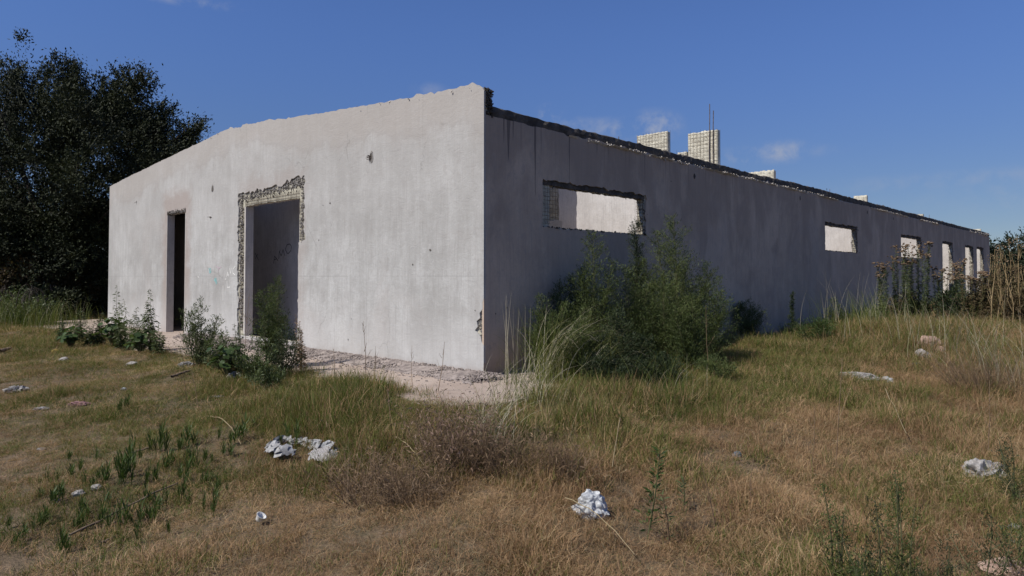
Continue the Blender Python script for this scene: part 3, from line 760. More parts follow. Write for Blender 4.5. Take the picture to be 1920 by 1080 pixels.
# ------------------------------------------------------------------ grass
# control points: photo position, greenness 0..1, height m, cover
CTRL = [(60,640,.65,.10,1),(250,690,.5,.05,1),(120,720,.5,.05,1),(300,750,.65,.05,1),(60,820,.5,.045,1),(250,830,.6,.05,1),(120,950,.6,.06,1),(60,1060,.3,.06,1),
        (400,760,.6,.07,1),(480,730,.8,.14,1),(330,900,.5,.07,1),(560,760,.8,.17,1),(650,770,.7,.17,1),(760,790,.65,.17,1),(930,775,.4,.06,1),(890,790,.5,.08,1),(860,815,.55,.13,1),(980,820,.75,.20,1),(1060,800,.75,.28,1),
        (700,860,.55,.17,1),(560,880,.35,.09,1),(450,1000,.05,.07,1),(600,1040,.03,.08,1),(800,1040,.08,.09,1),(950,1000,.12,.12,1),(1000,900,.15,.14,1),
        (1150,820,.55,.16,1),(1130,1030,.05,.12,1),(1250,770,.75,.2,1),(1250,850,.2,.10,1),(1300,930,.03,.10,1),(1400,840,.08,.08,1),(1350,1040,.3,.12,1),(1450,960,.05,.12,1),
        (1350,730,.9,.13,1),(1450,670,.95,.11,1),(1500,720,.7,.15,1),(1600,660,.6,.19,1),(1700,640,.4,.21,1),(1600,740,.5,.15,1),(1600,810,.12,.12,1),(1500,860,.03,.10,1),
        (1750,740,.2,.13,1),(1850,700,.12,.2,1),(1800,820,.15,.18,1),(1900,950,.5,.16,1),(1700,950,.25,.12,1),(1600,1050,.4,.12,1),(1880,800,.12,.2,1),(1750,1050,.2,.12,1)]
cw = []
for px, py, g, h, c_ in CTRL:
    x, y, z = hit(px, py); cw.append((x, y, g, h))
cw += [(-16, 24, .5, .2), (-10, 22, .5, .15), (0, 1, .1, .08), (12, 20, .3, .45), (20, 20, .3, .5), (30, 40, .3, .5), (-30, 40, .4, .3), (-5, 2, .3, .06), (5, 2, .3, .12), (-9, 6, .4, .06), (10, 6, .2, .2)]
cw = np.array(cw)
def field(x, y):
    d2 = (x[:, None]-cw[None, :, 0])**2 + (y[:, None]-cw[None, :, 1])**2
    w_ = 1/(d2 + .02*(y[:, None]*.3)**2 + .03)**2; w_ /= w_.sum(1, keepdims=True)
    return (w_*cw[None, :, 2]).sum(1), (w_*cw[None, :, 3]).sum(1)
def tuft(seed, mats, kind):
    r = np.random.default_rng(seed); mb = MB()
    n = {'dry': 54, 'green': 56, 'thatch': 60}[kind]
    a = r.uniform(0, 6.283, n); rad = .11*np.sqrt(r.uniform(0, 1, n))
    base = np.stack([rad*np.cos(a), rad*np.sin(a), np.full(n, -.01)], -1)
    da = a + r.normal(0, 1.2, n); d = np.stack([np.cos(da), np.sin(da)], -1)
    if kind == 'dry': L = r.uniform(.05, .135, n); bend = r.uniform(.3, 2.6, n); wd = r.uniform(.0014, .003, n)
    elif kind == 'green': L = r.uniform(.05, .125, n); bend = r.uniform(.2, 2.3, n); wd = r.uniform(.0018, .0038, n)
    else: L = r.uniform(.05, .16, n); bend = r.uniform(1.6, 3.0, n); wd = r.uniform(.0014, .003, n)
    mi = (r.uniform(0, 1, n) < {'dry': .1, 'green': .25, 'thatch': .15}[kind]).astype(int)
    for q in (0, 1):
        k_ = mi == q
        if k_.any(): mb.blades(base[k_], d[k_], L[k_], wd[k_], bend[k_], 3, q, rng=r)
    return mb.build('grass_tuft', mats, link=False)
def gn_scatter(name, pts, rot, scl, idx, srcs, label, cat):
    col = bpy.data.collections.new(name + '_tufts')
    for i, s_ in enumerate(srcs): s_.name = '%s_tuft_%02d' % (name, i); col.objects.link(s_)
    me = bpy.data.meshes.new(name); me.vertices.add(len(pts)); me.vertices.foreach_set('co', np.asarray(pts, float).ravel())
    for nm, ty, arr in (('rot', 'FLOAT_VECTOR', rot), ('scl', 'FLOAT_VECTOR', scl), ('idx', 'INT', idx)):
        at = me.attributes.new(nm, ty, 'POINT')
        at.data.foreach_set('vector' if ty == 'FLOAT_VECTOR' else 'value', np.asarray(arr).ravel().astype(np.float32 if ty != 'INT' else np.int32))
    o_ = bpy.data.objects.new(name, me); COL.objects.link(o_)
    g = bpy.data.node_groups.new(name, 'GeometryNodeTree')
    g.interface.new_socket('Geometry', in_out='INPUT', socket_type='NodeSocketGeometry'); g.interface.new_socket('Geometry', in_out='OUTPUT', socket_type='NodeSocketGeometry')
    N = g.nodes; L = g.links
    gi = N.new('NodeGroupInput'); g_o = N.new('NodeGroupOutput'); ci = N.new('GeometryNodeCollectionInfo'); ip = N.new('GeometryNodeInstanceOnPoints')
    ci.inputs[0].default_value = col; ci.inputs['Separate Children'].default_value = True; ci.inputs['Reset Children'].default_value = True
    def na(nm, ty):
        n_ = N.new('GeometryNodeInputNamedAttribute'); n_.data_type = ty; n_.inputs[0].default_value = nm; return n_.outputs[0]
    L.new(gi.outputs[0], ip.inputs['Points']); L.new(ci.outputs[0], ip.inputs['Instance']); ip.inputs['Pick Instance'].default_value = True
    L.new(na('idx', 'INT'), ip.inputs['Instance Index']); L.new(na('rot', 'FLOAT_VECTOR'), ip.inputs['Rotation']); L.new(na('scl', 'FLOAT_VECTOR'), ip.inputs['Scale'])
    L.new(ip.outputs[0], g_o.inputs[0])
    md = o_.modifiers.new('scatter', 'NODES'); md.node_group = g
    return tag(o_, label, cat, kind='stuff')
r = np.random.default_rng(77)
bands = [(1.6, 5, 230), (5, 8, 200), (8, 12, 150), (12, 18, 80), (18, 30, 26), (30, 60, 7)]
XX = []; YY = []
for y0, y1, dens in bands:
    w_ = .86; area = w_*(y1**2-y0**2); n = int(area*dens*.5*2)
    y = np.sqrt(r.uniform(y0**2, y1**2, n)); x = r.uniform(-w_, w_, n)*y; XX.append(x); YY.append(y)
x = np.concatenate(XX); y = np.concatenate(YY)
keep = ~in_building(x, y) & ~on_apron(x + r.normal(0, .12, len(x)), y + r.normal(0, .12, len(x)))
x, y = x[keep], y[keep]; G, H = field(x, y)
pn = np.array([mnoise.noise(Vector((a*.9, b_*.9, 3))) for a, b_ in zip(x, y)]); pn2 = np.array([mnoise.noise(Vector((a*3.1, b_*3.1, 9))) for a, b_ in zip(x, y)])
tall = np.flatnonzero(H > .11); tall = tall[r.uniform(0, 1, len(tall)) < .9]
x = np.r_[x, x[tall] + r.normal(0, .05, len(tall))]; y = np.r_[y, y[tall] + r.normal(0, .05, len(tall))]; G = np.r_[G, G[tall]]; H = np.r_[H, H[tall]*.8]; pn = None
pn = np.array([mnoise.noise(Vector((a*.9, b_*.9, 3))) for a, b_ in zip(x, y)]); pn2 = np.array([mnoise.noise(Vector((a*3.1, b_*3.1, 9))) for a, b_ in zip(x, y)])
G = np.clip(G + pn*.45 + pn2*.25, 0, 1); pn3 = np.array([mnoise.noise(Vector((a*1.6+7, b_*1.6, 19))) for a, b_ in zip(x, y)])
H = H*.72*np.clip(1 + .8*pn + .9*pn2 + 1.1*pn3, .3, 2.2)*np.random.default_rng(5).uniform(.7, 1.25, len(x))
z = ground(x, y)
lx, ly = to_local(x, y)
isg = r.uniform(0, 1, len(x)) < np.clip(G*1.35-.03, 0, .93)
rz = r.uniform(0, 6.283, len(x)); rot = np.stack([r.normal(0, .2, len(x)), r.normal(0, .2, len(x)), rz], -1)
far = 1 + .05*np.maximum(y-6, 0)
s_xy = r.uniform(.75, 1.3, len(x))*np.clip(.7 + H*4, .8, 1.6)*np.minimum(far, 2.4); s_z = np.clip(H/.085, .35, 6)
scl = np.stack([s_xy, s_xy, s_z], -1)
gsrc = [tuft(100+i, ['grass_green', 'grass_dry'], 'green') for i in range(8)]
dsrc = [tuft(200+i, ['grass_dry', 'grass_green'], 'dry') for i in range(6)] + [tuft(300+i, ['grass_dry', 'grass_tan'], 'thatch') for i in range(4)]
P3 = np.stack([x, y, z], -1)
gn_scatter('green_grass', P3[isg], rot[isg], scl[isg], r.integers(0, 8, isg.sum()), gsrc, 'green and yellowing grass growing over the rough ground round the building', 'grass')
nd = ~isg; gn_scatter('dry_grass', P3[nd], rot[nd], scl[nd], np.where(r.uniform(0, 1, nd.sum()) < .5, r.integers(0, 6, nd.sum()), r.integers(6, 10, nd.sum())), dsrc, 'dry straw-coloured grass and thatch covering the open ground', 'grass')

# long loose straws and seed stems standing out of the grass: one mass nobody could count
def straw_src(seed, kind):
    r = np.random.default_rng(seed); mb = MB(); n = 9
    a = r.uniform(0, 6.283, n); base = np.stack([.05*np.cos(a)*r.uniform(0,1,n), .05*np.sin(a)*r.uniform(0,1,n), np.full(n, -.01)], -1)
    d = np.stack([np.cos(a), np.sin(a)], -1); L = r.uniform(.25, .6, n); bend = r.uniform(.2, 1.3, n)
    mb.blades(base, d, L, .0028, bend, 5, 0, rng=r)
    return mb.build('straw', ['grass_tan' if kind else 'dead_twig'], link=False)
n = 5200; y = np.sqrt(r.uniform(2.5**2, 16**2, n)); x = r.uniform(-.8, .8, n)*y
G, H = field(x, y); k_ = (r.uniform(0, 1, n) < np.clip((H-.06)*5, .02, 1)) & ~in_building(x, y) & ~on_apron(x, y)
x, y, H = x[k_], y[k_], H[k_]
gn_scatter('straw_stems', np.stack([x, y, ground(x, y)], -1), np.stack([r.normal(0,.15,len(x)), r.normal(0,.15,len(x)), r.uniform(0,6.28,len(x))], -1),
           np.repeat(np.clip(H*3.2, .35, 1.15)[:, None], 3, 1)*r.uniform(.6, 1.1, (len(x), 1)), r.integers(0, 8, len(x)), [straw_src(400+i, i % 4) for i in range(8)],
           'long loose straws and thin seed stems standing out of the grass', 'straw')

# ------------------------------------------------------------------ plants
def unit(v): return v/np.maximum(np.linalg.norm(v, axis=-1, keepdims=True), 1e-9)
def feathery(h=1.6, spread=.5, stems=5, seed=0, dens=1.0, leaf=.035, mats=('green_stem', 'feathery_leaf'), lean=.18, lw=.22):
    """upright feathery shrub: stem and foliage meshes"""
    r = np.random.default_rng(seed); st = MB(); lf = MB(); LB = []; LD = []; LL = []
    for s_ in range(stems):
        hh = h*(1 if s_ == 0 else r.uniform(.55, .92)); a = r.uniform(0, 6.283)
        off = 0 if s_ == 0 else r.uniform(.15, 1)*spread*.55
        tip = np.array((math.cos(a)*off*1.3, math.sin(a)*off*1.3, hh)) + np.append(r.normal(0, lean*.25, 2), 0)
        b0 = np.array((math.cos(a)*off*.25, math.sin(a)*off*.25, -.03))
        tt = np.linspace(0, 1, 8); P = b0 + (tip-b0)*tt[:, None] + np.stack([np.sin(tt*3+s_)*.02, np.cos(tt*2.6+s_)*.02, tt*0], -1)
        st.tube(P, .009*h**.5, .002, 4)
        nb = int(34*hh*dens)
        for q in range(nb):
            f = .10 + .88*(q+r.uniform())/nb; p = b0 + (tip-b0)*f
            bl = spread*(.75*(1-f)**.75+.07)*r.uniform(.55, 1.1)*(.75 if f < .2 else 1); az = r.uniform(0, 6.283); up = r.uniform(.35, 1.0)
            d = unit(np.array((math.cos(az), math.sin(az), up))); e = p + d*bl + np.array((0, 0, .12*bl))
            if bl > .08: st.tube([p, p+d*bl*.5, e], .003, .0012, 3)
            m_ = int((10+120*bl)*dens*1.15)
            ff_ = r.uniform(.08, 1, m_); ctr = p + (e-p)*ff_[:, None] + r.normal(0, .012+.05*bl, (m_, 3))
            dd = unit(d*.7 + r.normal(0, .6, (m_, 3)) + np.array((0, 0, .45)))
            LB.append(ctr); LD.append(dd); LL.append(np.full(m_, leaf)*r.uniform(.5, 1.2, m_))
    LB = np.concatenate(LB); LD = np.concatenate(LD); LL = np.concatenate(LL)
    lf.leaves(LB, LD, LL, LL*lw, rng=r)
    return st, lf
def plant(name, st, lf, mats, loc, label, cat, group=None, rz=0, scale=1, extra=None, fname='foliage'):
    e = empty(name, loc, rz, label, cat, group); e.scale = (scale,)*3
    if st is not None: st.build('stem', mats[0], e)
    if lf is not None: lf.build(fname, mats[1], e)
    if extra: extra[0].build(extra[1], extra[2], e)
    return e
def gl(px, depth): return at_depth(px, depth)

# big feathery shrubs before the shaded wall
SH = 'feathery green shrubs before the shaded wall'
shr = [(1110, 8.75, 1.78, .80, 6, 1, 'feathery_leaf', 'feathery green shrub leftmost of the clump before the shaded wall'),
       (1192, 9.5, 2.0, .50, 2, 2, 'feathery_dark', 'slim dark shrub spire rising in front of the right side of the nearest window'),
       (1272, 9.35, 2.05, .95, 6, 3, 'feathery_leaf', 'tallest feathery green shrub in the clump before the shaded wall'),
       (1330, 9.35, 1.42, .75, 5, 4, 'feathery_leaf', 'low spreading feathery shrub at the right end of the tall clump'),
       (1180, 8.9, 1.35, .80, 5, 5, 'feathery_leaf', 'feathery shrub filling the middle of the clump below the dark spire'),
       (1050, 8.8, 1.15, .60, 4, 6, 'feathery_leaf', 'shorter feathery shrub behind the arching pale grass near the corner'),
       (1022, 8.3, 1.0, .55, 5, 8, 'feathery_leaf', 'small feathery shrub nearest the building corner, behind the tan stems'),
       (1085, 7.9, .85, .55, 5, 9, 'feathery_leaf', 'low feathery shrub spilling forward at the left foot of the clump'),
       (1160, 8.0, .8, .6, 5, 10, 'feathery_dark', 'low dark shrub at the front centre of the clump'),
       (1300, 8.6, .95, .7, 5, 11, 'feathery_leaf', 'low feathery shrub at the front right of the clump'),
       (1345, 8.0, .28, .45, 8, 12, 'feathery_leaf', 'low dark tangle in the grass at the right front of the clump'),
       (1240, 7.5, .36, .5, 8, 13, 'feathery_dark', 'low dark tangle in the grass below the rounded shrub'),
       (1140, 7.4, .42, .45, 8, 14, 'feathery_dark', 'low dark tangle right of the arching plumed grass'),
       (1235, 9.0, 1.25, .80, 5, 7, 'feathery_leaf', 'rounded feathery shrub at the front foot of the tallest shrub')]
for px, dp, h, spd, ns, sd_, mt, lab in shr:
    st, lf = feathery(h, spd, ns, 500+sd_, 1.3 if mt == 'feathery_leaf' else 1.8, .036, lw=.2)
    plant('feathery_shrub', st, lf, ('green_stem', mt), gl(px, dp), lab, 'shrub', SH)
st, lf = feathery(.78, .62, 7, 520, 1.2, .035)
plant('round_shrub', st, lf, ('green_stem', 'feathery_leaf'), gl(1400, 12.6), 'low rounded green shrub against the shaded wall right of the tall shrubs', 'shrub')
st, lf = feathery(.9, .10, 1, 521, 1.8, .04)
plant('spindly_weed', st, lf, ('green_stem', 'feathery_dark'), gl(1482, 12.3), 'single thin dark weed spire against the shaded wall', 'weed')
st, lf = feathery(.42, .5, 8, 522, 1.2, .035)
plant('leafy_bush', st, lf, ('green_stem', 'sprout_leaf'), gl(1530, 11.2), 'small bright green leafy bush on the grass right of the thin spire', 'shrub')
st, lf = feathery(.75, .5, 6, 523, .9, .04)
plant('grassy_bush', st, lf, ('green_stem', 'weed_leaf'), gl(1568, 14.5), 'loose grey-green bush under the second small window', 'shrub')

# lanceolate weeds
def lance(h=.9, seed=0, stems=1, leaf=.1, lw=.24, n=46, droop=.35, top_thin=True, up=.25):
    r = np.random.default_rng(seed); st = MB(); lf = MB()
    for s_ in range(stems):
        hh = h*(1 if s_ == 0 else r.uniform(.5, .9)); a = r.uniform(0, 6.28); tip = np.array((math.cos(a)*.13*hh*(s_ > 0), math.sin(a)*.13*hh*(s_ > 0), hh)) + np.append(r.normal(0, .04, 2), 0)
        st.tube([np.array((0,0,-.03)), tip*.5+np.array((.01,0,0)), tip], .006, .002, 4)
        m_ = int(n*hh); f = r.uniform(.06, 1, m_)**.85; az = r.uniform(0, 6.28, m_); d = np.stack([np.cos(az), np.sin(az), np.full(m_, up)+r.normal(0, .25, m_)], -1)
        L = leaf*(1.1-.75*f if top_thin else np.ones(m_))*r.uniform(.6, 1.2, m_)
        off = unit(d)*np.minimum(.10*hh*(1-f), .10)[:, None]*r.uniform(0, 1.3, (m_, 1))
        lf.leaves(tip*f[:, None] + off, d, L, L*lw, normal=np.tile((0,0,1.), (m_,1))+r.normal(0, .5, (m_,3)), droop=droop)
    return st, lf
def broad(h=.5, seed=0, n=12, size=.13):
    r = np.random.default_rng(seed); st = MB(); lf = MB()
    for q in range(n):
        a = r.uniform(0, 6.28); rad = r.uniform(.05, .3)*h/.5; z = h*r.uniform(.35, 1); p = np.array((math.cos(a)*rad, math.sin(a)*rad, z))
        st.tube([np.array((0,0,-.02)), p*np.array((.4,.4,.7)), p], .005, .003, 4)
        S = size*r.uniform(.6, 1.2); k = 12; an = np.linspace(0, 2*math.pi, k, endpoint=False)
        lob = 1 + .22*np.cos(an*5)+r.normal(0, .05, k); nrm = unit(np.array((math.cos(a)*.6, math.sin(a)*.6, 1.0)) + r.normal(0, .3, 3))
        u = unit(np.cross(nrm, (0,1,.1))); v_ = np.cross(nrm, u)
        ring = p + S*.5*lob[:, None]*(np.cos(an)[:, None]*u + np.sin(an)[:, None]*v_) - nrm*S*.10*np.abs(np.cos(an*1.5))[:, None]
        lf.add(np.r_[ring, [p]], [(i, (i+1) % k, k) for i in range(k)], 0, True)
    return st, lf
WG = 'weeds in front of the sunlit wall'
st, lf = lance(1.05, 1, 3, .14, .32, 90, .25); plant('tall_weed', st, lf, ('green_stem', 'weed_leaf'), gl(216, 12.4), 'tall thin weed with sparse leaves at the left end of the sunlit wall', 'weed', WG)
st, lf = lance(1.02, 2, 7, .13, .26, 150, .55); plant('tall_weed', st, lf, ('green_stem', 'weed_leaf'), gl(285, 11.0), 'dense dark weed with drooping leaves just left of the narrow doorway', 'weed', WG)
st, lf = lance(.86, 3, 5, .12, .26, 130, .5); plant('tall_weed', st, lf, ('green_stem', 'weed_leaf'), gl(243, 11.7), 'mid-height weed between the two taller weeds at the wall', 'weed', WG)
st, lf = lance(.6, 4, 8, .11, .28, 140, .4); plant('tall_weed', st, lf, ('green_stem', 'weed_leaf'), gl(190, 12.1), 'low bushy weed under the left end of the sunlit wall', 'weed', WG)
st, lf = lance(.62, 41, 6, .10, .3, 200, .2); plant('tall_weed', st, lf, ('green_stem', 'weed_leaf'), gl(150, 12.6), 'weed standing against the dark shade under the tree', 'weed', WG)
st, lf = broad(.50, 5, 80, .10); plant('broadleaf_plant', st, lf, ('green_stem', 'broad_leaf'), gl(212, 11.9), 'broad-leaved green plant below the thin weed at the left of the wall', 'plant')
st, lf = broad(.40, 6, 70, .09); plant('broadleaf_plant', st, lf, ('green_stem', 'broad_leaf'), gl(135, 11.9), 'low broad-leaved plant leftmost, beside the yellow leaf', 'plant')
st, lf = broad(.36, 61, 50, .10); plant('broadleaf_plant', st, lf, ('green_stem', 'broad_leaf'), gl(268, 10.8), 'broad-leaved plant at the foot of the dense drooping weed', 'plant')
st, lf = feathery(.95, .34, 9, 530, .8, .05, lw=.2); plant('bushy_weed', st, lf, ('green_stem', 'weed_leaf'), gl(375, 9.4), 'bushy grey-green weed between the two doorways', 'weed', WG)
st, lf = feathery(1.2, .42, 5, 531, 1.5, .036, lw=.2); plant('bushy_weed', st, lf, ('green_stem', 'feathery_leaf'), gl(513, 8.9), 'tall airy feathery weed growing before the wide doorway', 'weed', WG)
st, lf = feathery(.68, .34, 8, 533, .7, .045, lw=.24); plant('bushy_weed', st, lf, ('green_stem', 'feathery_dark'), gl(535, 8.3), 'dark leafy weed at the foot of the airy feathery one', 'weed', WG)
st, lf = lance(.72, 7, 8, .085, .3, 150, .15); plant('tall_weed', st, lf, ('green_stem', 'weed_leaf'), gl(450, 8.3), 'dark upright weed at the left jamb of the wide doorway', 'weed', WG)
st, lf = lance(.74, 8, 4, .06, .4, 260, .1); plant('tall_weed', st, lf, ('dead_twig', 'dead_twig'), gl(566, 8.6), 'browning leafy weed stalk right of the wide doorway', 'weed', WG)
st, lf = broad(.42, 9, 50, .085); plant('broadleaf_plant', st, lf, ('green_stem', 'broad_leaf'), gl(430, 8.2), 'pale broad-leaved plant creeping at the foot of the dark upright weed', 'plant')
st, lf = feathery(.46, .36, 9, 532, .75, .05, lw=.25); plant('bushy_weed', st, lf, ('green_stem', 'weed_leaf'), gl(480, 8.0), 'low grey-green weed mound in front of the wide doorway', 'weed', WG)

for i, (px, dp, h, n_, lab) in enumerate([(170, 12.0, .5, 8, 'leafy low weed between the broad-leaved plants at the left'), (118, 12.4, .42, 7, 'small weed leftmost in the row below the big tree'), (228, 11.5, .5, 8, 'leafy weed in front of the tall thin weed'), (262, 11.2, .6, 8, 'leafy weed touching the left side of the dense drooping weed'), (300, 10.6, .45, 7, 'low weed at the right foot of the dense drooping weed')]):
    st, lf = lance(h*1.1, 950+i, n_, .10, .28, 140, .35); plant('tall_weed', st, lf, ('green_stem', 'weed_leaf'), gl(px, dp), lab, 'weed', WG)
for i, (px, dp, h, lab) in enumerate([(415, 8.8, .5, 'small feathery weed right of the bushy grey-green one'), (500, 7.6, .34, 'low feathery weed at the front of the doorway weeds')]):
    st, lf = feathery(h, .32, 8, 960+i, 1.0, .045, lw=.25); plant('bushy_weed', st, lf, ('green_stem', 'weed_leaf'), gl(px, dp), lab, 'weed', WG)

# dead branching stalks in front of the sunlit wall and elsewhere
def twig(h, seed, br=7, spread=.35, rad=.004):
    r = np.random.default_rng(seed); st = MB(); tip = np.array((r.normal(0,.06), r.normal(0,.06), h))
    st.tube([(0,0,-.03), tip*.5+np.array((.015,0,0)), tip], rad, .0015, 4)
    for q in range(br):
        f = r.uniform(.3, .95); a = r.uniform(0, 6.28); L = spread*h*(1.1-f)*r.uniform(.5, 1.2)
        p = tip*f; e = p + np.array((math.cos(a)*L*.6, math.sin(a)*L*.6, L)); st.tube([p, (p+e)/2+np.array((0,0,-.01)), e], rad*.6, .001, 3)
        if L > .1:
            e2 = p+(e-p)*.6; st.tube([e2, e2+np.array((math.cos(a+1)*L*.3, math.sin(a+1)*L*.3, L*.4))], rad*.4, .001, 3)
    return st
DG = 'thin dead stalks standing in the grass'
for i, (px, dp, h, lab) in enumerate([(686, 7.6, .72, 'leafless branching stalk in front of the sunlit wall'), (701, 7.4, .46, 'short dead stalk close right of the branching one'), (775, 7.3, .48, 'thin dead stalk by the gravel strip'),
        (460, 9.3, .98, 'bare forked stalk leaning across the left jamb of the wide doorway'), (630, 7.6, .40, 'small dead stalk left of the branching one'), (820, 7.1, .55, 'dead stalk nearest the building corner'),
        (1342, 3.9, .42, 'thin brown stalk in the dry grass right of the white bag'), (1405, 4.2, .30, 'short brown stalk further right in the dry grass'), (1562, 5.2, .85, 'tall thin dark stalk in the dry grass'),
        (1514, 5.0, .5, 'short dark stalk left of the tall thin one'), (1845, 5.6, .62, 'branching dead stalk behind the crumpled grey bag'), (735, 5.6, .35, 'short dead stalk in the long grass'), (1330, 8.0, .9, 'pale bent stalk before the right end of the shrubs'), (355, 7.2, .5, 'thin dark stalk on the short grass at left'), (376, 6.9, .42, 'shorter thin dark stalk beside the one on the short grass')]):
    e = empty('dead_stalk', gl(px, dp), i*1.3, lab, 'stalk', DG); twig(h, 600+i, 8 if i in (0, 3, 10) else 3).build('stem', 'dead_twig', e)

# arching pale grass clumps
def arch(n, L0, L1, bend0, bend1, seed, az0=None, azs=6.28, w_=.004, rad=.08):
    r = np.random.default_rng(seed); mb = MB(); a = r.uniform(0, 6.283, n) if az0 is None else r.normal(az0, azs, n)
    base = np.stack([r.normal(0, rad, n), r.normal(0, rad, n), np.full(n, -.02)], -1); d = np.stack([np.cos(a), np.sin(a)], -1)
    mb.blades(base, d, r.uniform(L0, L1, n), w_*r.uniform(.6, 1.2, n), r.uniform(bend0, bend1, n), 9, 0, rng=r)
    return mb, base, d
AG = 'clumps of long arching grass'
def arch_clump(loc, label, seed, g_args, p_args):
    e = empty('arching_grass', loc, 0, label, 'grass clump', AG)
    mb, _, _ = arch(*g_args[:5], seed, *g_args[5:]); mb.build('blades', 'grass_green', e)
    mb, _, _ = arch(*p_args[:5], seed+1, *p_args[5:]); mb.build('seed_plumes', 'plume', e)
arch_clump(gl(1030, 7.7), 'tall clump of arching grass with silvery plumes before the feathery shrubs', 700, (220, .5, 1.0, .5, 1.5, None, 6.28, .005, .12), (70, .9, 1.3, 1.2, 2.1, .2, .7, .007, .10))
arch_clump(gl(1110, 7.6), 'shorter plumed grass clump at the front of the feathery shrubs', 710, (120, .4, .8, .6, 1.6, None, 6.28, .005, .12), (36, .6, .9, 1.2, 2.3, .4, .8, .006, .08))
arch_clump(gl(905, 4.9), 'arching grass clump bending right beside the brown dead bush', 720, (90, .3, .6, .8, 1.8, .5, 1.4, .004, .1), (70, .5, .95, 1.0, 2.0, .35, .6, .004, .1))
arch_clump(gl(1000, 6.4), 'thick green grass clump between the pale apron and the dry grass', 730, (200, .3, .6, .6, 1.7, None, 6.28, .005, .2), (30, .5, .8, .9, 1.9, .3, .9, .004, .12))
arch_clump(gl(1245, 7.2), 'loose bent grass in the shadow of the shrubs', 740, (120, .3, .7, .8, 2.0, None, 6.28, .004, .25), (34, .4, .75, 1.2, 2.4, None, 6.28, .004, .2))
arch_clump(gl(1880, 8.6), 'sprawling pale grass clump at the right edge of the picture', 750, (100, .4, .8, .6, 1.6, None, 6.28, .004, .3), (90, .7, 1.2, .7, 1.9, 3.4, 1.0, .004, .3))
arch_clump(gl(1620, 12.5), 'tall yellow-green grass clump below the brown seed-headed plants', 760, (260, .5, .9, .3, 1.2, None, 6.28, .006, .4), (60, .7, 1.2, .2, .9, None, 6.28, .005, .4))
arch_clump(gl(1760, 10.2), 'long yellow grass behind the pinkish rock', 770, (160, .4, .8, .3, 1.3, None, 6.28, .006, .4), (80, .6, 1.0, .3, 1.2, None, 6.28, .005, .4))
arch_clump(gl(960, 7.6), 'upright tan stems standing beside the building corner', 780, (30, .3, .5, .2, .8, None, 6.28, .004, .08), (16, .85, 1.15, .05, .22, None, 6.28, .005, .08))

arch_clump(gl(15, 16.6), 'tall green grass at the left edge under the big tree', 790, (420, .4, .9, .2, 1.1, None, 6.28, .008, .55), (40, .6, 1.0, .3, 1.0, None, 6.28, .005, .5))
arch_clump(gl(85, 16.2), 'second stand of tall green grass right of the one at the left edge', 795, (320, .3, .75, .2, 1.1, None, 6.28, .008, .45), (40, .5, .9, .3, 1.0, None, 6.28, .005, .45))

# brown dead bushes in the foreground
def dead_bush(h, spread, seed, n=150, leaves=900):
    r = np.random.default_rng(seed); st = MB(); lf = MB(); B_ = []; D_ = []
    for q in range(n):
        a = r.uniform(0, 6.28); L = h*r.uniform(.45, 1.05); o_ = spread*math.sqrt(r.uniform(0, 1))
        p0 = np.array((math.cos(a)*o_*.55, math.sin(a)*o_*.55, -.02)); tip = p0 + np.array((math.cos(a)*o_*.7, math.sin(a)*o_*.7, L)) + r.normal(0, .04, 3)
        md = (p0+tip)/2 + r.normal(0, .025, 3); st.tube([p0, md, tip], .0024, .0008, 3)
        for k_ in range(3):
            f = r.uniform(.3, .9); b0 = p0+(tip-p0)*f; e = b0 + r.normal(0, .07, 3) + np.array((0,0,.07)); st.tube([b0, e], .0013, .0007, 3)
            B_.append(e)
        B_.append(tip)
    B_ = np.array(B_); k_ = r.integers(0, len(B_), leaves); b0 = B_[k_] + r.normal(0, .03, (leaves, 3)); d = r.normal(0, 1, (leaves, 3)) + np.array((0,0,-.2))
    L = r.uniform(.015, .05, leaves); lf.leaves(b0, d, L, L*.16, rng=r, droop=.2)
    return st, lf
BG = 'brown dead bushes in the foreground'
st, lf = dead_bush(.46, .28, 801, 170, 2000); plant('dead_bush', st, lf, ('dead_twig', 'dry_leaf'), gl(860, 4.55), 'tallest brown dead bush with pale curled leaves in the centre foreground', 'dead bush', BG, fname='dry_leaves')
st, lf = dead_bush(.25, .28, 802, 130, 700); plant('dead_bush', st, lf, ('dead_twig', 'dead_twig'), gl(700, 4.25), 'low reddish-brown dead bush left of the tallest one', 'dead bush', BG, fname='dry_leaves')
st, lf = dead_bush(.24, .24, 803, 120, 600); plant('dead_bush', st, lf, ('dead_twig', 'dead_twig'), gl(775, 4.15), 'dark dead bush between the low reddish one and the tallest one', 'dead bush', BG, fname='dry_leaves')
st, lf = dead_bush(.25, .26, 804, 110, 500); plant('dead_bush', st, lf, ('dead_twig', 'dead_twig'), gl(950, 4.45), 'low dead bush right of the tallest one', 'dead bush', BG, fname='dry_leaves')
st, lf = dead_bush(.24, .14, 805, 90, 200); plant('dead_bush', st, lf, ('dead_twig', 'dead_twig'), gl(1055, 4.35), 'small grey dead tangle just left of the white bag', 'dead bush', BG, fname='dry_leaves')
st, lf = dead_bush(.45, .6, 806, 240, 300); plant('dead_bush', st, lf, ('dead_twig', 'dead_twig'), gl(1850, 8.2), 'wide greyish twiggy bush at the right edge beyond the crumpled bag', 'dead bush', fname='dry_leaves')

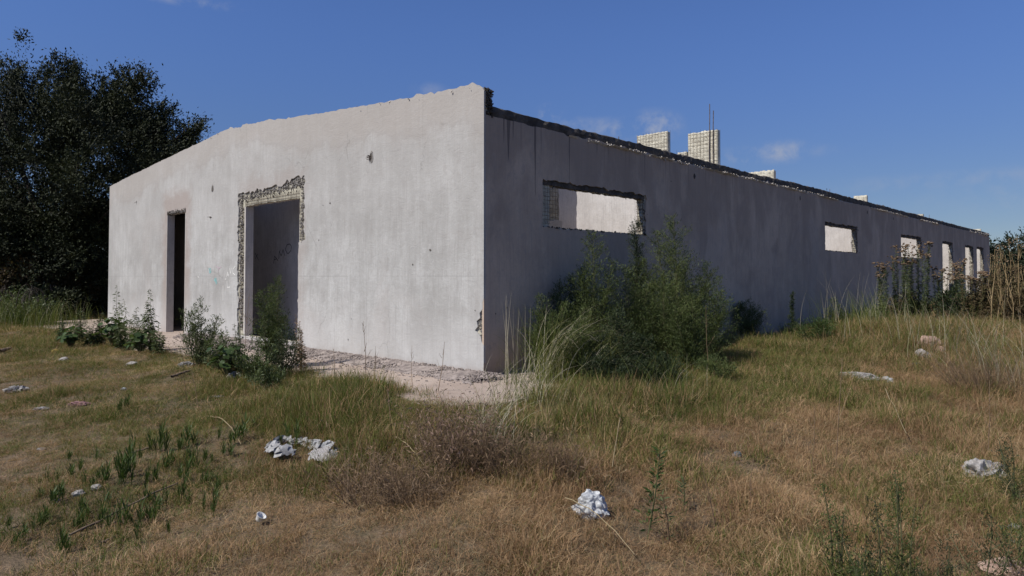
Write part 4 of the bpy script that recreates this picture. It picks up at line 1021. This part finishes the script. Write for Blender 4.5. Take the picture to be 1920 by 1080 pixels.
# small green plants in the foreground
st, lf = lance(.50, 21, 1, .055, .22, 260, .1, False, .5); plant('foreground_weed', st, lf, ('green_stem', 'sprout_leaf'), gl(1210, 3.75), 'upright narrow-leaved green weed right of the white bag', 'weed')
st, lf = lance(.28, 22, 1, .05, .22, 120, .1, False, .5); plant('foreground_weed', st, lf, ('dead_twig', 'weed_leaf'), gl(1252, 3.7), 'shorter weed with a leafy tip beside the upright green weed', 'weed')
st, lf = lance(.2, 23, 1, .05, .22, 200, .1, False, .6); plant('foreground_weed', st, lf, ('green_stem', 'weed_leaf'), gl(1276, 4.1), 'tiny green sprig right of the two foreground weeds', 'weed')
FG = 'feathery green weeds at the lower right'
for i, (px, dp, h, lab) in enumerate([(1558, 3.25, .50, 'feathery weed leftmost in the lower right foreground'), (1640, 3.1, .52, 'feathery weed second from the left in the lower right foreground'), (1672, 3.3, .60, 'tallest feathery weed in the lower right foreground'),
                                 (1745, 3.1, .36, 'low feathery weed in the lower right foreground'), (1600, 3.0, .30, 'low feathery sprig between the lower right weeds'), (1835, 3.4, .40, 'thin feathery weed left of the pink slab'), (1900, 3.6, .42, 'feathery weed at the right edge above the pink slab'), (1895, 4.6, .45, 'dark feathery weed behind the crumpled grey bag')]):
    st, lf = feathery(h, .17, 3, 900+i, 1.3, .022, lw=.2); plant('foreground_weed', st, lf, ('green_stem', 'feathery_dark' if i % 2 else 'feathery_leaf'), gl(px, dp), lab, 'weed', FG)

# narrow-leaved sprouts scattered at left foreground
def sprout(seed, h=.12):
    r = np.random.default_rng(seed); mb = MB(); n = 16
    for s_ in range(3):
        o_ = np.append(r.normal(0, .02, 2), 0)*(s_ > 0); hh = h*(1 if s_ == 0 else r.uniform(.4, .8))
        f = np.linspace(.1, 1, n); az = np.arange(n)*2.4+s_; L = .055*r.uniform(.7, 1.2, n)
        P = o_ + np.stack([0*f, 0*f, hh*f], -1); d = np.stack([np.cos(az)*.5, np.sin(az)*.5, np.full(n, .9)], -1)
        mb.leaves(P, d, L, L*.13, normal=np.stack([np.cos(az), np.sin(az), np.full(n, -.4)], -1)); mb.tube([o_+np.array((0,0,-.01)), o_+np.array((0,0,hh))], .0015, .001, 3)
    return mb.mesh('sprout', ['sprout_leaf'])
sms = [sprout(1000+i, .08+.02*i) for i in range(4)]
SP = [(225,770,.16),(300,845,.2),(338,845,.12),(370,880,.14),(385,905,.12),(325,870,.15),(237,890,.2),(247,905,.17),(222,880,.13),(198,905,.14),(160,905,.1),(112,930,.1),(135,890,.12),(290,905,.14),(340,935,.12),(350,905,.13),
      (382,862,.12),(455,820,.2),(540,850,.12),(552,830,.14),(525,835,.1),(290,978,.13),(262,975,.12),(85,975,.1),(95,945,.14),(158,990,.12),(185,985,.14),(225,990,.12),(110,1035,.14),(42,1008,.1),(60,990,.08),(100,900,.08),(150,960,.1),(405,935,.1),(270,940,.1),(305,950,.12),
      (475,800,.12),(430,850,.12),(410,915,.09),(395,965,.1),(318,1000,.09),(200,945,.1),(75,930,.08),(180,860,.09),(130,860,.09),(260,860,.1),(410,820,.1),(650,865,.1),(18,985,.09),(352,832,.2),(245,985,.11),(265,1015,.1)]
SP += [(px + 14*(-1)**i, py + 9*((i % 3)-1), h*.8) for i, (px, py, h) in enumerate(SP[:40])]
for i, (px, py, h) in enumerate(SP):
    o_ = bpy.data.objects.new('grass_sprout', sms[i % 4]); COL.objects.link(o_); hx = hit(px, py+6); o_.location = hx
    s_ = h/.11; o_.scale = (s_*(.7+.35*((i*7) % 5)/4), s_*(.7+.35*((i*7) % 5)/4), s_*(1+.2*math.sin(i))); o_.rotation_euler = (.12*math.sin(i*2.1), .12*math.cos(i*1.7), i*1.7)
    tag(o_, 'narrow-leaved bright green sprout in the short grass at the left foreground', 'sprout', 'green sprouts scattered over the left foreground')

# seed-headed brown plants at right
def thistle(h, seed, stems=9, spread=.28):
    r = np.random.default_rng(seed); st = MB(); lf = MB(); hd = MB(); pts = []; sz = []
    for s_ in range(stems):
        a = r.uniform(0, 6.28); o_ = spread*math.sqrt(r.uniform(0, 1)); hh = h*r.uniform(.78, 1.04)
        p0 = np.array((math.cos(a)*o_*.6, math.sin(a)*o_*.6, -.03)); tip = np.array((math.cos(a)*o_, math.sin(a)*o_, hh)); st.tube([p0, (p0+tip)/2, tip], .006, .003, 4)
        m_ = int(210*hh); f = r.uniform(.08, .93, m_); az = r.uniform(0, 6.28, m_); d = np.stack([np.cos(az), np.sin(az), r.normal(.5, .4, m_)], -1); L = r.uniform(.04, .10, m_)*(1.1-.5*f)
        lf.leaves(p0 + (tip-p0)*f[:, None], d, L, L*.22, rng=r, droop=.2)
        for q in range(11):
            a2 = r.uniform(0, 6.28); rr = r.uniform(.02, .13); e = tip + np.array((math.cos(a2)*rr, math.sin(a2)*rr, r.uniform(-.03, .06))); st.tube([tip-np.array((0,0,.1)), e], .002, .0015, 3); pts.append(e); sz.append(r.uniform(.018, .034))
    stones(hd, pts, sz, r, flat=.55)
    return st, lf, hd
TG = 'brown seed-headed plants along the shaded wall'
for i, (px, dp, h, sp_, lab) in enumerate([(1655, 14.0, 1.25, .16, 'brown seed-headed plant leftmost of its row'), (1690, 14.2, 1.55, .22, 'brown seed-headed plant below the third small window'), (1724, 14.3, 1.65, .26, 'tallest brown seed-headed plant of the row'),
        (1768, 14.5, 1.22, .3, 'low brown seed-headed plant in front of the fourth opening'), (1796, 15.0, 1.45, .16, 'dark leafy stalk plant between the far openings'), (1822, 13.0, .98, .26, 'short seed-headed plant near the far end of the wall')]):
    st, lf, hd = thistle(h, 1100+i, 9 if sp_ > .2 else 6, sp_)
    plant('seedhead_plant', st, lf, ('green_stem', 'weed_leaf' if i != 5 else 'brown_leaf'), gl(px, dp), lab, 'plant', TG, extra=(hd, 'seed_heads', 'seed_head'))
# rank brown growth behind and around them
for i, (px, dp, h, sp_, mt, lab) in enumerate([(1700, 14.8, .75, .7, 'brown_leaf', 'tangled brown undergrowth below the seed-headed plants'), (1790, 13.6, .75, .7, 'feathery_dark', 'dark green undergrowth in front of the far openings'), (1850, 13.2, .95, .6, 'brown_leaf', 'brown bush at the foot of the tan canes'),
                                         (1900, 12.6, 1.15, .7, 'brown_leaf', 'rust-brown bush at the right edge behind the canes'), (1640, 15.0, .5, .5, 'weed_leaf', 'low green undergrowth by the wall left of the seed-headed plants'), (1935, 12.0, 1.0, .7, 'brown_leaf', 'brown bush cut by the right edge of the picture')]):
    st, lf = feathery(h, sp_, 8, 1150+i, .8, .07, lw=.3); plant('undergrowth_bush', st, lf, ('dead_twig', mt), gl(px, dp), lab, 'bush', 'rank undergrowth at the right')
# tan canes
def cane(seed, h):
    r = np.random.default_rng(seed); st = MB(); tip = np.array((r.normal(0, .07), r.normal(0, .1), h)); zz = np.linspace(0, 1, 9)
    P = tip*zz[:, None] + np.stack([.02*np.sin(zz*9+seed), .02*np.cos(zz*7), 0*zz], -1); st.tube(P, .008, .003, 5)
    lf = MB(); n = 90; f = r.uniform(.05, 1, n); az = r.uniform(0, 6.28, n); b0 = tip*f[:, None] + r.normal(0, .03, (n, 3)); d = np.stack([np.cos(az)*.6, np.sin(az)*.6, np.full(n, .7)], -1)
    for q in range(7):
        f_ = r.uniform(.2, .95); a = r.uniform(0, 6.28); L = r.uniform(.12, .4)*(1.2-f_); p = tip*f_; e = p+np.array((math.cos(a)*L*.35, math.sin(a)*L*.35, L)); st.tube([p, e], .004, .002, 4)
    lf.leaves(b0, d, r.uniform(.02, .05, n), .012, rng=r); pts = [tip+np.append(r.normal(0, .04, 2), r.uniform(-.12, .03)) for _ in range(6)]
    hd = MB(); stones(hd, pts, r.uniform(.008, .018, 6), r)
    return st, lf, hd
r = np.random.default_rng(55)
cpx = [1848, 1854, 1861, 1866, 1871, 1876, 1880, 1884, 1889, 1893, 1897, 1901, 1906, 1910, 1915, 1919, 1924, 1930, 1938, 1947]
for i, px in enumerate(cpx):
    st, lf, hd = cane(1200+i, r.uniform(1.25, 1.85)*(1.0 if i % 3 else .8))
    plant('dry_cane', st, lf, ('cane_stalk', 'brown_leaf'), gl(px, 12.2+r.uniform(-.9, 1.2)), ('leftmost tan cane, against the far end of the building' if i == 0 else 'pale tan dry cane standing in the thicket at the right edge'), 'cane', 'tan canes at the right edge', extra=(hd, 'seed_heads', 'seed_head'), fname='withered_leaves')

# ------------------------------------------------------------------ trees
def crown(poly, dc, thick, seed, nclump, leaves, clump_r=.42, leaf=.075, fill=1.0):
    """leaf clumps spread through a volume; returns leaf positions (world) and clump centres"""
    r = np.random.default_rng(seed); C_ = []
    pa = np.array(poly); lo, hi = pa.min(0), pa.max(0)
    while len(C_) < nclump:
        p = r.uniform(lo, hi)
        if not inside(p, poly): continue
        dist = min(np.hypot(*(np.array(a)-p)) for a in poly)
        half = thick*min(1, .25 + dist/110)
        dp = dc + r.uniform(-1, 1)*half
        # same direction seen from the place, real position in depth
        v = ray(*p); C_.append((v[0]*dp, v[1]*dp, EYE + v[2]*dp))
    return np.array(C_)
def make_tree(name, C_, base, trunk_h, seed, leaves, clump_r, leaf, mat, label, cat='tree', group=None, trunk_r=.28, elong=1.5):
    r = np.random.default_rng(seed); base = np.array(base); e = empty(name, tuple(base), 0, label, cat, group)
    C_ = C_ - base; n = len(C_); mb = MB()
    rad = clump_r*r.uniform(.5, 1.25, n)
    if name == 'dark_tree': rad[-17:] = .32
    for c_, q in zip(C_, rad):
        m_ = int(leaves*(q/clump_r)**2); axis = unit(np.array((c_[0], c_[1], abs(c_[2]-trunk_h)+.6)) + r.normal(0, .8, 3))
        g = np.clip(r.normal(0, .42, (m_, 3)), -.85, .85)*q; al = g@axis; g = g + np.outer(al, axis)*(elong-1)
        # twigs: snap part of the leaves onto a few lines
        nt = 7; td = unit(r.normal(0, 1, (nt, 3)) + axis*.9); k_ = r.integers(0, nt, m_); s_ = r.uniform(0, 1.12, m_)**.8*q
        tw = td[k_]*s_[:, None] + r.normal(0, .035, (m_, 3)); use = r.uniform(0, 1, m_) < .6
        p = np.where(use[:, None], tw, g) + c_
        dd = unit(np.where(use[:, None], td[k_], axis) + r.normal(0, .8, (m_, 3)))
        L = leaf*r.uniform(.6, 1.25, m_); mb.leaves(p, dd, L, L*.42, rng=r)
    cr = mb.build('crown', mat, e)
    tb = MB(); fork = np.array((0, 0, trunk_h)); tb.tube([(0,0,-.15), (.05,0,trunk_h*.5), fork], trunk_r, trunk_r*.7, 10)
    lim = C_[r.choice(n, min(n, 44), replace=False)]
    for c_ in lim:
        h0 = fork*r.uniform(.55, 1); md = (h0 + c_)/2 + np.array((0, 0, .25)) + r.normal(0, .15, 3); tt = np.linspace(0, 1, 6)[:, None]
        P = (1-tt)**2*h0 + 2*tt*(1-tt)*md + tt**2*c_; tb.tube(P, trunk_r*.25, .015, 5)
    tb.build('trunk', 'bark', e)
    return e
polyT = [(-230,230),(-160,200),(-60,170),(0,170),(18,175),(22,120),(34,140),(60,180),(78,160),(115,135),(150,130),(175,165),(205,165),(235,160),(245,190),(262,205),(292,210),(296,224),(265,240),(285,255),(330,240),(368,235),(362,262),(340,275),(350,300),(330,360),(240,440),(215,560),(160,575),(120,520),(60,470),(0,450),(-230,450)]
lobes = crown(polyT, 21.2, 2.7, 41, 84, 0)
r = np.random.default_rng(44)
Cc = np.concatenate([lobes, (lobes[:, None, :] + r.normal(0, 1, (len(lobes), 6, 3))*np.array((.55, .6, .42))).reshape(-1, 3)])
# limbs that carry small sprays past the main crown
for px, py, dp in [(27,146,20.6),(30,168,20.8),(50,185,21),(95,140,21),(140,128,20.5),(190,158,20.8),(240,160,20.6),(262,190,20.4),(300,200,20.3),(335,250,20.5),(352,240,20.4),(370,236,20.4),(360,262,20.6),(300,215,20.5),(320,222,20.4),(10,172,21.5),(-30,190,21)]:
    v = ray(px, py); Cc = np.r_[Cc, [(v[0]*dp, v[1]*dp, EYE+v[2]*dp)]]
spk = []
for px, py in [(26,135),(30,148),(22,160),(88,130),(140,118),(192,150),(228,148),(246,166),(310,188),(330,196),(368,232),(376,240),(286,200),(8,168)]:
    v = ray(px, py); spk.append((v[0]*20.6, v[1]*20.6, EYE+v[2]*20.6))
xt, yt = (100-960)/F*21, 21.0
T = make_tree('dark_tree', Cc, (xt, yt, float(ground(xt, yt))), 1.9, 42, 620, .60, .09, 'tree_leaf', 'large dark evergreen tree left of the building, its crown rising above the wall')
# thin sprays at the crown's edge belong to the same tree
r = np.random.default_rng(43); mb = MB(); base = np.array(T.location)
for c_ in spk:
    c_ = np.array(c_) - base; ax = unit(np.array((c_[0]*.3, 0, 2.0)) + r.normal(0, .5, 3))
    for q in range(6):
        a_ = unit(ax + r.normal(0, .22, 3)); n = 230; s_ = -2.3*r.uniform(0, 1, n)**.8 + r.uniform(-.1, .15); p = c_ + a_*s_[:, None] + r.normal(0, 1, (n, 3))*(.02+.09*np.abs(s_))[:, None]; L = .075*r.uniform(.6, 1.2, n)
        mb.leaves(p, unit(a_ + r.normal(0, .8, (n, 3))), L, L*.4, rng=r); mb.tube([c_-a_*2.3, c_-a_, c_+a_*.12], .02, .006, 3)
mb.build('outer_sprays', 'tree_leaf', T)

def blob_tree(name, px, depth, w_, h, seed, mat, label, group, trunk_h=1.0, n=60, leaves=260, leaf=.12, low=.15):
    r = np.random.default_rng(seed); x, y = (px-960)/F*depth, depth; z = float(ground(x, y)); C_ = []
    while len(C_) < n:
        p = r.uniform(-1, 1, 3)
        if np.linalg.norm(p) > 1: continue
        C_.append((x + p[0]*w_/2*.85, y + p[1]*w_/2*.85, z + h*(low+(1-low)*(.5+.45*p[2]))))
    return make_tree(name, np.array(C_), (x, y, z), trunk_h, seed+1, leaves, .28*w_**.6, leaf, mat, label, 'tree' if h > 2.5 else 'bush', group, trunk_r=.03*h)
BT = 'bushes and trees behind the big tree'
blob_tree('background_tree', -40, 27, 6, 4.6, 1301, 'tree_leaf', 'dark tree standing behind the big tree at the left edge', BT)
blob_tree('background_tree', 150, 27.5, 6.5, 5.2, 1302, 'tree_leaf', 'dark tree directly behind the trunk of the big tree', BT, n=90, low=0)
blob_tree('background_bush', 40, 20.0, 2.2, 1.7, 1303, 'brown_leaf', 'brownish bush in the gap under the big tree', BT)
blob_tree('background_bush', 118, 20.5, 1.7, 1.5, 1304, 'brown_leaf', 'reddish-brown bush beside the trunk of the big tree', BT)
blob_tree('background_bush', 190, 22.0, 1.9, 1.8, 1305, 'tree_leaf', 'dark bush just left of the end of the building', BT, low=0)
blob_tree('background_bush', 95, 19.0, 1.6, .6, 1306, 'tree_leaf', 'low dark bush under the near side of the big tree', BT, low=0)
blob_tree('background_bush', 10, 17.5, 1.6, .5, 1307, 'feathery_leaf', 'green shrub at the left edge under the big tree', BT, low=0, leaf=.07)
blob_tree('background_bush', 60, 17.0, 1.2, .5, 1308, 'weed_leaf', 'small green bush at the edge of the tree shade', BT, low=0, leaf=.06)
DT = 'distant trees beyond the far end of the building'
for i, (px, dp, w_, h, lab) in enumerate([(1893, 46, 3.6, 4.0, 'distant round tree just visible right of the far end of the building'), (1940, 50, 6, 4.3, 'distant tree cut by the right edge behind the canes'), (1868, 60, 5, 3.4, 'lower distant tree touching the end of the building'), (2050, 55, 8, 5, 'distant tree beyond the right edge')]):
    blob_tree('distant_tree', px, dp, w_, h, 1400+i*7, 'far_leaf', lab, DT, leaf=.2, leaves=160, low=0)
for i, (px, dp, w_, h) in enumerate([(-330, 34, 9, 6), (-200, 42, 9, 6), (60, 44, 12, 5), (230, 46, 10, 4)]):
    blob_tree('background_tree', px, dp, w_, h, 1500+i*7, 'far_leaf', ['tall tree far out beyond the left edge', 'second far tree beyond the left edge', 'far tree seen in gaps under the big tree', 'far low tree hidden behind the left end of the wall'][i], BT, leaf=.2, leaves=160, low=0)

# ------------------------------------------------------------------ litter and stones
def crumple(name, loc, size, seed, mat, label, cat, rz=0, ridges=5.0, amp=.55, group=None, sink=.25, sub=5):
    bm = bmesh.new(); bmesh.ops.create_icosphere(bm, subdivisions=sub, radius=1); o3 = Vector((seed*3.1, seed*1.7, 2))
    for v in bm.verts:
        p = v.co.normalized(); q = p + .5*mnoise.noise_vector(p*1.6+o3)
        n1 = 1 - abs(mnoise.noise(q*ridges*.35+o3))*2; n2 = 1 - abs(mnoise.noise(q*ridges*.8+o3))*2; n3 = mnoise.noise(q*ridges*1.9+o3)
        d = 1 + amp*(.55*n1 + .30*n2 + .18*n3 - .45); v.co = Vector((p.x*size[0]*d, p.y*size[1]*d, max(p.z*size[2]*d, -size[2]*sink)))
    me = bpy.data.meshes.new(name); bm.to_mesh(me); bm.free(); me.materials.append(MATS[mat])
    o_ = bpy.data.objects.new(name, me); COL.objects.link(o_); o_.location = (loc[0], loc[1], loc[2]+size[2]*sink*.6+.004); o_.rotation_euler.z = rz
    return tag(o_, label, cat, group)
crumple('plastic_bag', hit(1108, 968), (.095, .06, .085), 1, 'plastic_white', 'bright white crumpled plastic bag standing in the dry foreground grass', 'plastic bag', ridges=2.6, amp=.62, sink=.85)
crumple('plastic_bag', hit(1850, 895), (.20, .11, .10), 2, 'plastic_dirty', 'large dirty grey-white crumpled bag near the right edge', 'plastic bag', .4, 2.6, .8)
crumple('plastic_bag', hit(1228, 870), (.10, .08, .030), 3, 'plastic_white', 'flat torn white bag half hidden behind the upright green weed', 'plastic bag', .9, 5, .7)
crumple('plastic_bag', hit(1604, 712), (.27, .12, .07), 4, 'plastic_dirty', 'flattened grey plastic sheet in the grass below the small window', 'plastic sheet', -.35, 4, .6)
crumple('plastic_bag', hit(1663, 718), (.07, .06, .06), 5, 'plastic_white', 'small white plastic scrap right of the flattened sheet', 'plastic scrap', 0, 5, .5)
crumple('plastic_bag', hit(1903, 995), (.035, .03, .03), 6, 'plastic_white', 'tiny white scrap at the right edge above the pink slab', 'plastic scrap', 0, 5, .5)
crumple('plastic_bag', hit(1694, 766), (.05, .03, .02), 16, 'plastic_dirty', 'pale scrap in the dry grass left of the sprawling clump', 'plastic scrap', 0, 5, .5)
crumple('plastic_bag', hit(30, 734), (.11, .07, .05), 7, 'plastic_dirty', 'pale plastic litter lying at the left edge', 'plastic litter', .3, 5, .8)
crumple('plastic_bag', hit(78, 768), (.07, .04, .02), 8, 'plastic_dirty', 'flat pale scrap in the short grass below the left litter', 'plastic scrap', .3, 5, .6)
crumple('plastic_bag', hit(78, 844), (.035, .025, .014), 9, 'plastic_dirty', 'small grey scrap alone on the short grass at left', 'plastic scrap', .3, 5, .6)
crumple('plastic_bag', hit(105, 944), (.022, .018, .022), 10, 'plastic_white', 'small bright white scrap beside the two round stones', 'plastic scrap', .3, 5, .5)
crumple('plastic_bag', hit(232, 731), (.03, .02, .02), 11, 'plastic_white', 'tiny white scrap in the short grass below the weeds', 'plastic scrap', .3, 5, .5)
crumple('plastic_bag', hit(350, 688), (.10, .06, .05), 17, 'plastic_dirty', 'grey litter scattered at the foot of the bushy weed', 'plastic litter', .3, 6, .9)
crumple('plastic_bag', hit(440, 712), (.08, .06, .07), 18, 'plastic_dirty', 'pale bag caught under the dark upright weed', 'plastic litter', .3, 6, .8)
crumple('plastic_bag', hit(407, 745), (.07, .025, .012), 19, 'plastic_dirty', 'flat light strip on the grass below the bushy weed', 'plastic scrap', .2, 6, .6)
crumple('cloth_scrap', hit(150, 760), (.10, .05, .03), 12, 'cloth_pink', 'dull pink cloth scrap lying on the short grass', 'cloth', .1, 5, .8)
crumple('blue_scrap', hit(1382, 856), (.035, .02, .03), 13, 'blue_plastic', 'small blue-grey scrap in the dry grass right of centre', 'plastic scrap', .1, 5, .4)
crumple('dark_scrap', hit(1717, 687), (.09, .04, .04), 14, 'blue_plastic', 'dark scrap below the grey rock', 'plastic scrap', .1, 5, .6)
crumple('fallen_leaf', hit(104, 662), (.06, .03, .05), 15, 'yellow_leaf', 'yellow leaf hanging at the left foot of the weeds', 'leaf', .5, 3, .3)
# torn bag: a crumpled ring of film with an open middle and a flat clear piece at the right
def film(pts, width, seed, mat, parent, name, amp=.02, up=.04):
    """crumpled strip of plastic film along a path"""
    r = np.random.default_rng(seed); pts = np.array(pts); n = 46; tt = np.linspace(0, len(pts)-1, n); P = np.stack([np.interp(tt, np.arange(len(pts)), pts[:, k]) for k in range(3)], -1)
    k = 12; W = np.interp(tt, np.arange(len(pts)), width); tan = np.gradient(P, axis=0); sd = unit(np.cross(tan, (0,0,1.))); rows = []
    for j in range(k):
        f = j/(k-1)*2-1; hgt = up*(1-abs(f)**1.5) ; q = P + sd*W[:, None]*f*.5 + np.array((0,0,1.))*(hgt*W/np.max(W))[:, None]
        jit = np.array([[mnoise.noise(Vector((a*26+seed, b_*26, j*.7+c*.1))) for c in range(3)] for a, b_ in zip(q[:, 0], q[:, 1])]); rows.append(q + jit*amp*2.0)
    V = np.stack(rows, 1).reshape(-1, 3); I = np.arange(n*k).reshape(n, k); mb = MB()
    mb.add(V, np.stack([I[:-1,:-1], I[1:,:-1], I[1:,1:], I[:-1,1:]], -1).reshape(-1, 4), 0, False); return mb.build(name, mat, parent)
bx_, by_, bz_ = hit(568, 858); tb_ = empty('torn_plastic_bag', (bx_, by_, bz_+.045), 0, 'torn white plastic bag spread open in the grass left of centre', 'plastic bag')
u_ = lambda px, py: tuple(np.array(hit(px, py)[:2] + (0,)) - np.array((bx_, by_, 0)))
film([u_(503,850), u_(512,868), u_(530,872), u_(552,868)], [.03,.08,.07,.03], 1, 'plastic_grey', tb_, 'film_fold', .018, .075)
film([u_(512,846), u_(530,838), u_(562,838), u_(592,840), u_(602,850)], [.05,.05,.04,.05,.06], 2, 'plastic_grey', tb_, 'film_fold', .014, .06)
film([u_(600,854), u_(613,850), u_(622,856)], [.05,.08,.06], 3, 'plastic_grey', tb_, 'film_fold', .02, .07)
film([u_(580,870), u_(600,866), u_(620,868), u_(634,866)], [.09,.17,.14,.03], 4, 'plastic_dirty', tb_, 'film_sheet', .014, .05)
# small white cup on its side
cx_, cy_, cz_ = hit(485, 984); mb = MB(); prof = [(.0,0),(.017,0),(.019,.004),(.026,.042),(.0285,.044),(.0245,.043),(.0175,.006),(0,.005)]
k = 24; an = np.arange(k)*2*math.pi/k; V = np.concatenate([np.stack([np.cos(an)*q, np.sin(an)*q, np.full(k, z_)], -1) for q, z_ in prof])
mb.add(V, [(i*k+j, i*k+(j+1) % k, (i+1)*k+(j+1) % k, (i+1)*k+j) for i in range(len(prof)-1) for j in range(k)], 0, True)
cup = mb.build('paper_cup', 'cup_white'); cup.location = (cx_, cy_, cz_+.025); cup.rotation_euler = (.25, .5, .3); cup.scale = (1.05, 1.05, .8)
tag(cup, 'small white cup lying in the dry grass at the lower left', 'cup')
# rocks
def rock(name, loc, size, seed, mat, label, cat='rock', rz=0, group=None):
    bm = bmesh.new(); bmesh.ops.create_icosphere(bm, subdivisions=4, radius=1); o3 = Vector((seed*5.3, seed, 1)); r = np.random.default_rng(seed)
    pl = [(Vector(unit(r.normal(0, 1, 3))), r.uniform(.62, .9)) for _ in range(14)]
    for v in bm.verts:
        p = v.co.copy()
        for n_, d_ in pl:
            k_ = p.dot(n_)
            if k_ > d_: p -= n_*(k_-d_)*.92
        p += p*mnoise.noise(p*3+o3)*.12; v.co = Vector((p.x*size[0], p.y*size[1], p.z*size[2]))
    me = bpy.data.meshes.new(name); bm.to_mesh(me); bm.free(); me.materials.append(MATS[mat]); o_ = bpy.data.objects.new(name, me); COL.objects.link(o_)
    o_.location = (loc[0], loc[1], loc[2]+size[2]*.35); o_.rotation_euler.z = rz; return tag(o_, label, cat, group)
rock('rock', hit(1741, 655), (.22, .16, .17), 1, 'rock_pink', 'pinkish block of rubble on the grassy rise at right', rz=.3)
rock('rock', hit(1762, 662), (.12, .12, .08), 21, 'rock_pink', 'small pinkish lump touching the right side of the pink block', rz=.3)
rock('rock', hit(1731, 674), (.15, .12, .12), 2, 'rock_grey', 'pale grey rock just below the pinkish block', rz=.9)
rock('rock_slab', hit(1885, 1068), (.16, .11, .035), 3, 'rock_pink', 'flat pink stone slab in the lower right corner', 'rock', .35)
rock('rock', hit(145, 930), (.045, .04, .032), 4, 'rock_grey', 'left of two round stones among the sprouts at left')
rock('rock', hit(180, 918), (.04, .035, .026), 5, 'rock_grey', 'right of two round stones among the sprouts at left')
rock('rock', hit(247, 685), (.09, .07, .05), 6, 'rock_grey', 'small stone on the grass below the drooping weed')
rock('rock', hit(118, 677), (.08, .06, .05), 7, 'rock_grey', 'small pale stone below the yellow leaf')
rock('rock', hit(1268, 762), (.06, .05, .06), 8, 'rock_pink', 'small pale lump in the grass in front of the shrubs')
# sticks
def stick(a, b_, rad, label, mat='wood_stick', lift=.03, name='stick', arc=.0):
    a = np.array(hit(*a)); b_ = np.array(hit(*b_)); c_ = (a+b_)/2; tt = np.linspace(0, 1, 9)[:, None]; P = a+(b_-a)*tt; P[:, 2] = [float(ground(p[0], p[1])) for p in P]; P[:, 2] += lift + arc*np.sin(np.linspace(0, math.pi, 9)) + .004*np.sin(np.arange(9)*2.3)
    mb = MB(); mb.tube(P-c_, rad, rad*.6, 6); o_ = mb.build(name, mat); o_.location = tuple(c_); tag(o_, label, 'stick'); return o_
stick((130, 1020), (332, 920), .007, 'long thin brown stick lying across the left foreground', 'wood_stick', .05)
stick((190, 1032), (218, 1018), .008, 'short grey stick below the long thin one', 'wood_stick', .04)
stick((322, 714), (356, 702), .018, 'dark stick lying below the bushy weed', 'wood_stick', .05)
stick((0, 664), (20, 658), .035, 'short brown log at the left edge of the grass', 'wood_stick', .05)
stick((388, 790), (452, 845), .004, 'pale straw stalk leaning over the short grass', 'grass_tan', .05, arc=.02)
stick((240, 858), (285, 845), .010, 'crooked pale stick on the short grass at left', 'wood_stick', .03)
stick((742, 845), (795, 900), .004, 'pale straw stalk bent over left of the dead bush', 'grass_tan', .10, arc=.03)
stick((1165, 800), (1148, 905), .005, 'bright straw stalk rising behind the white bag', 'grass_tan', .1, arc=.03)
stick((1660, 745), (1700, 835), .005, 'bright straw stalk leaning in the dry grass at right', 'grass_tan', .10, arc=.03)
stick((1060, 960), (1190, 1070), .003, 'long pale straw trailing below the white bag', 'grass_tan', .08, arc=.05)
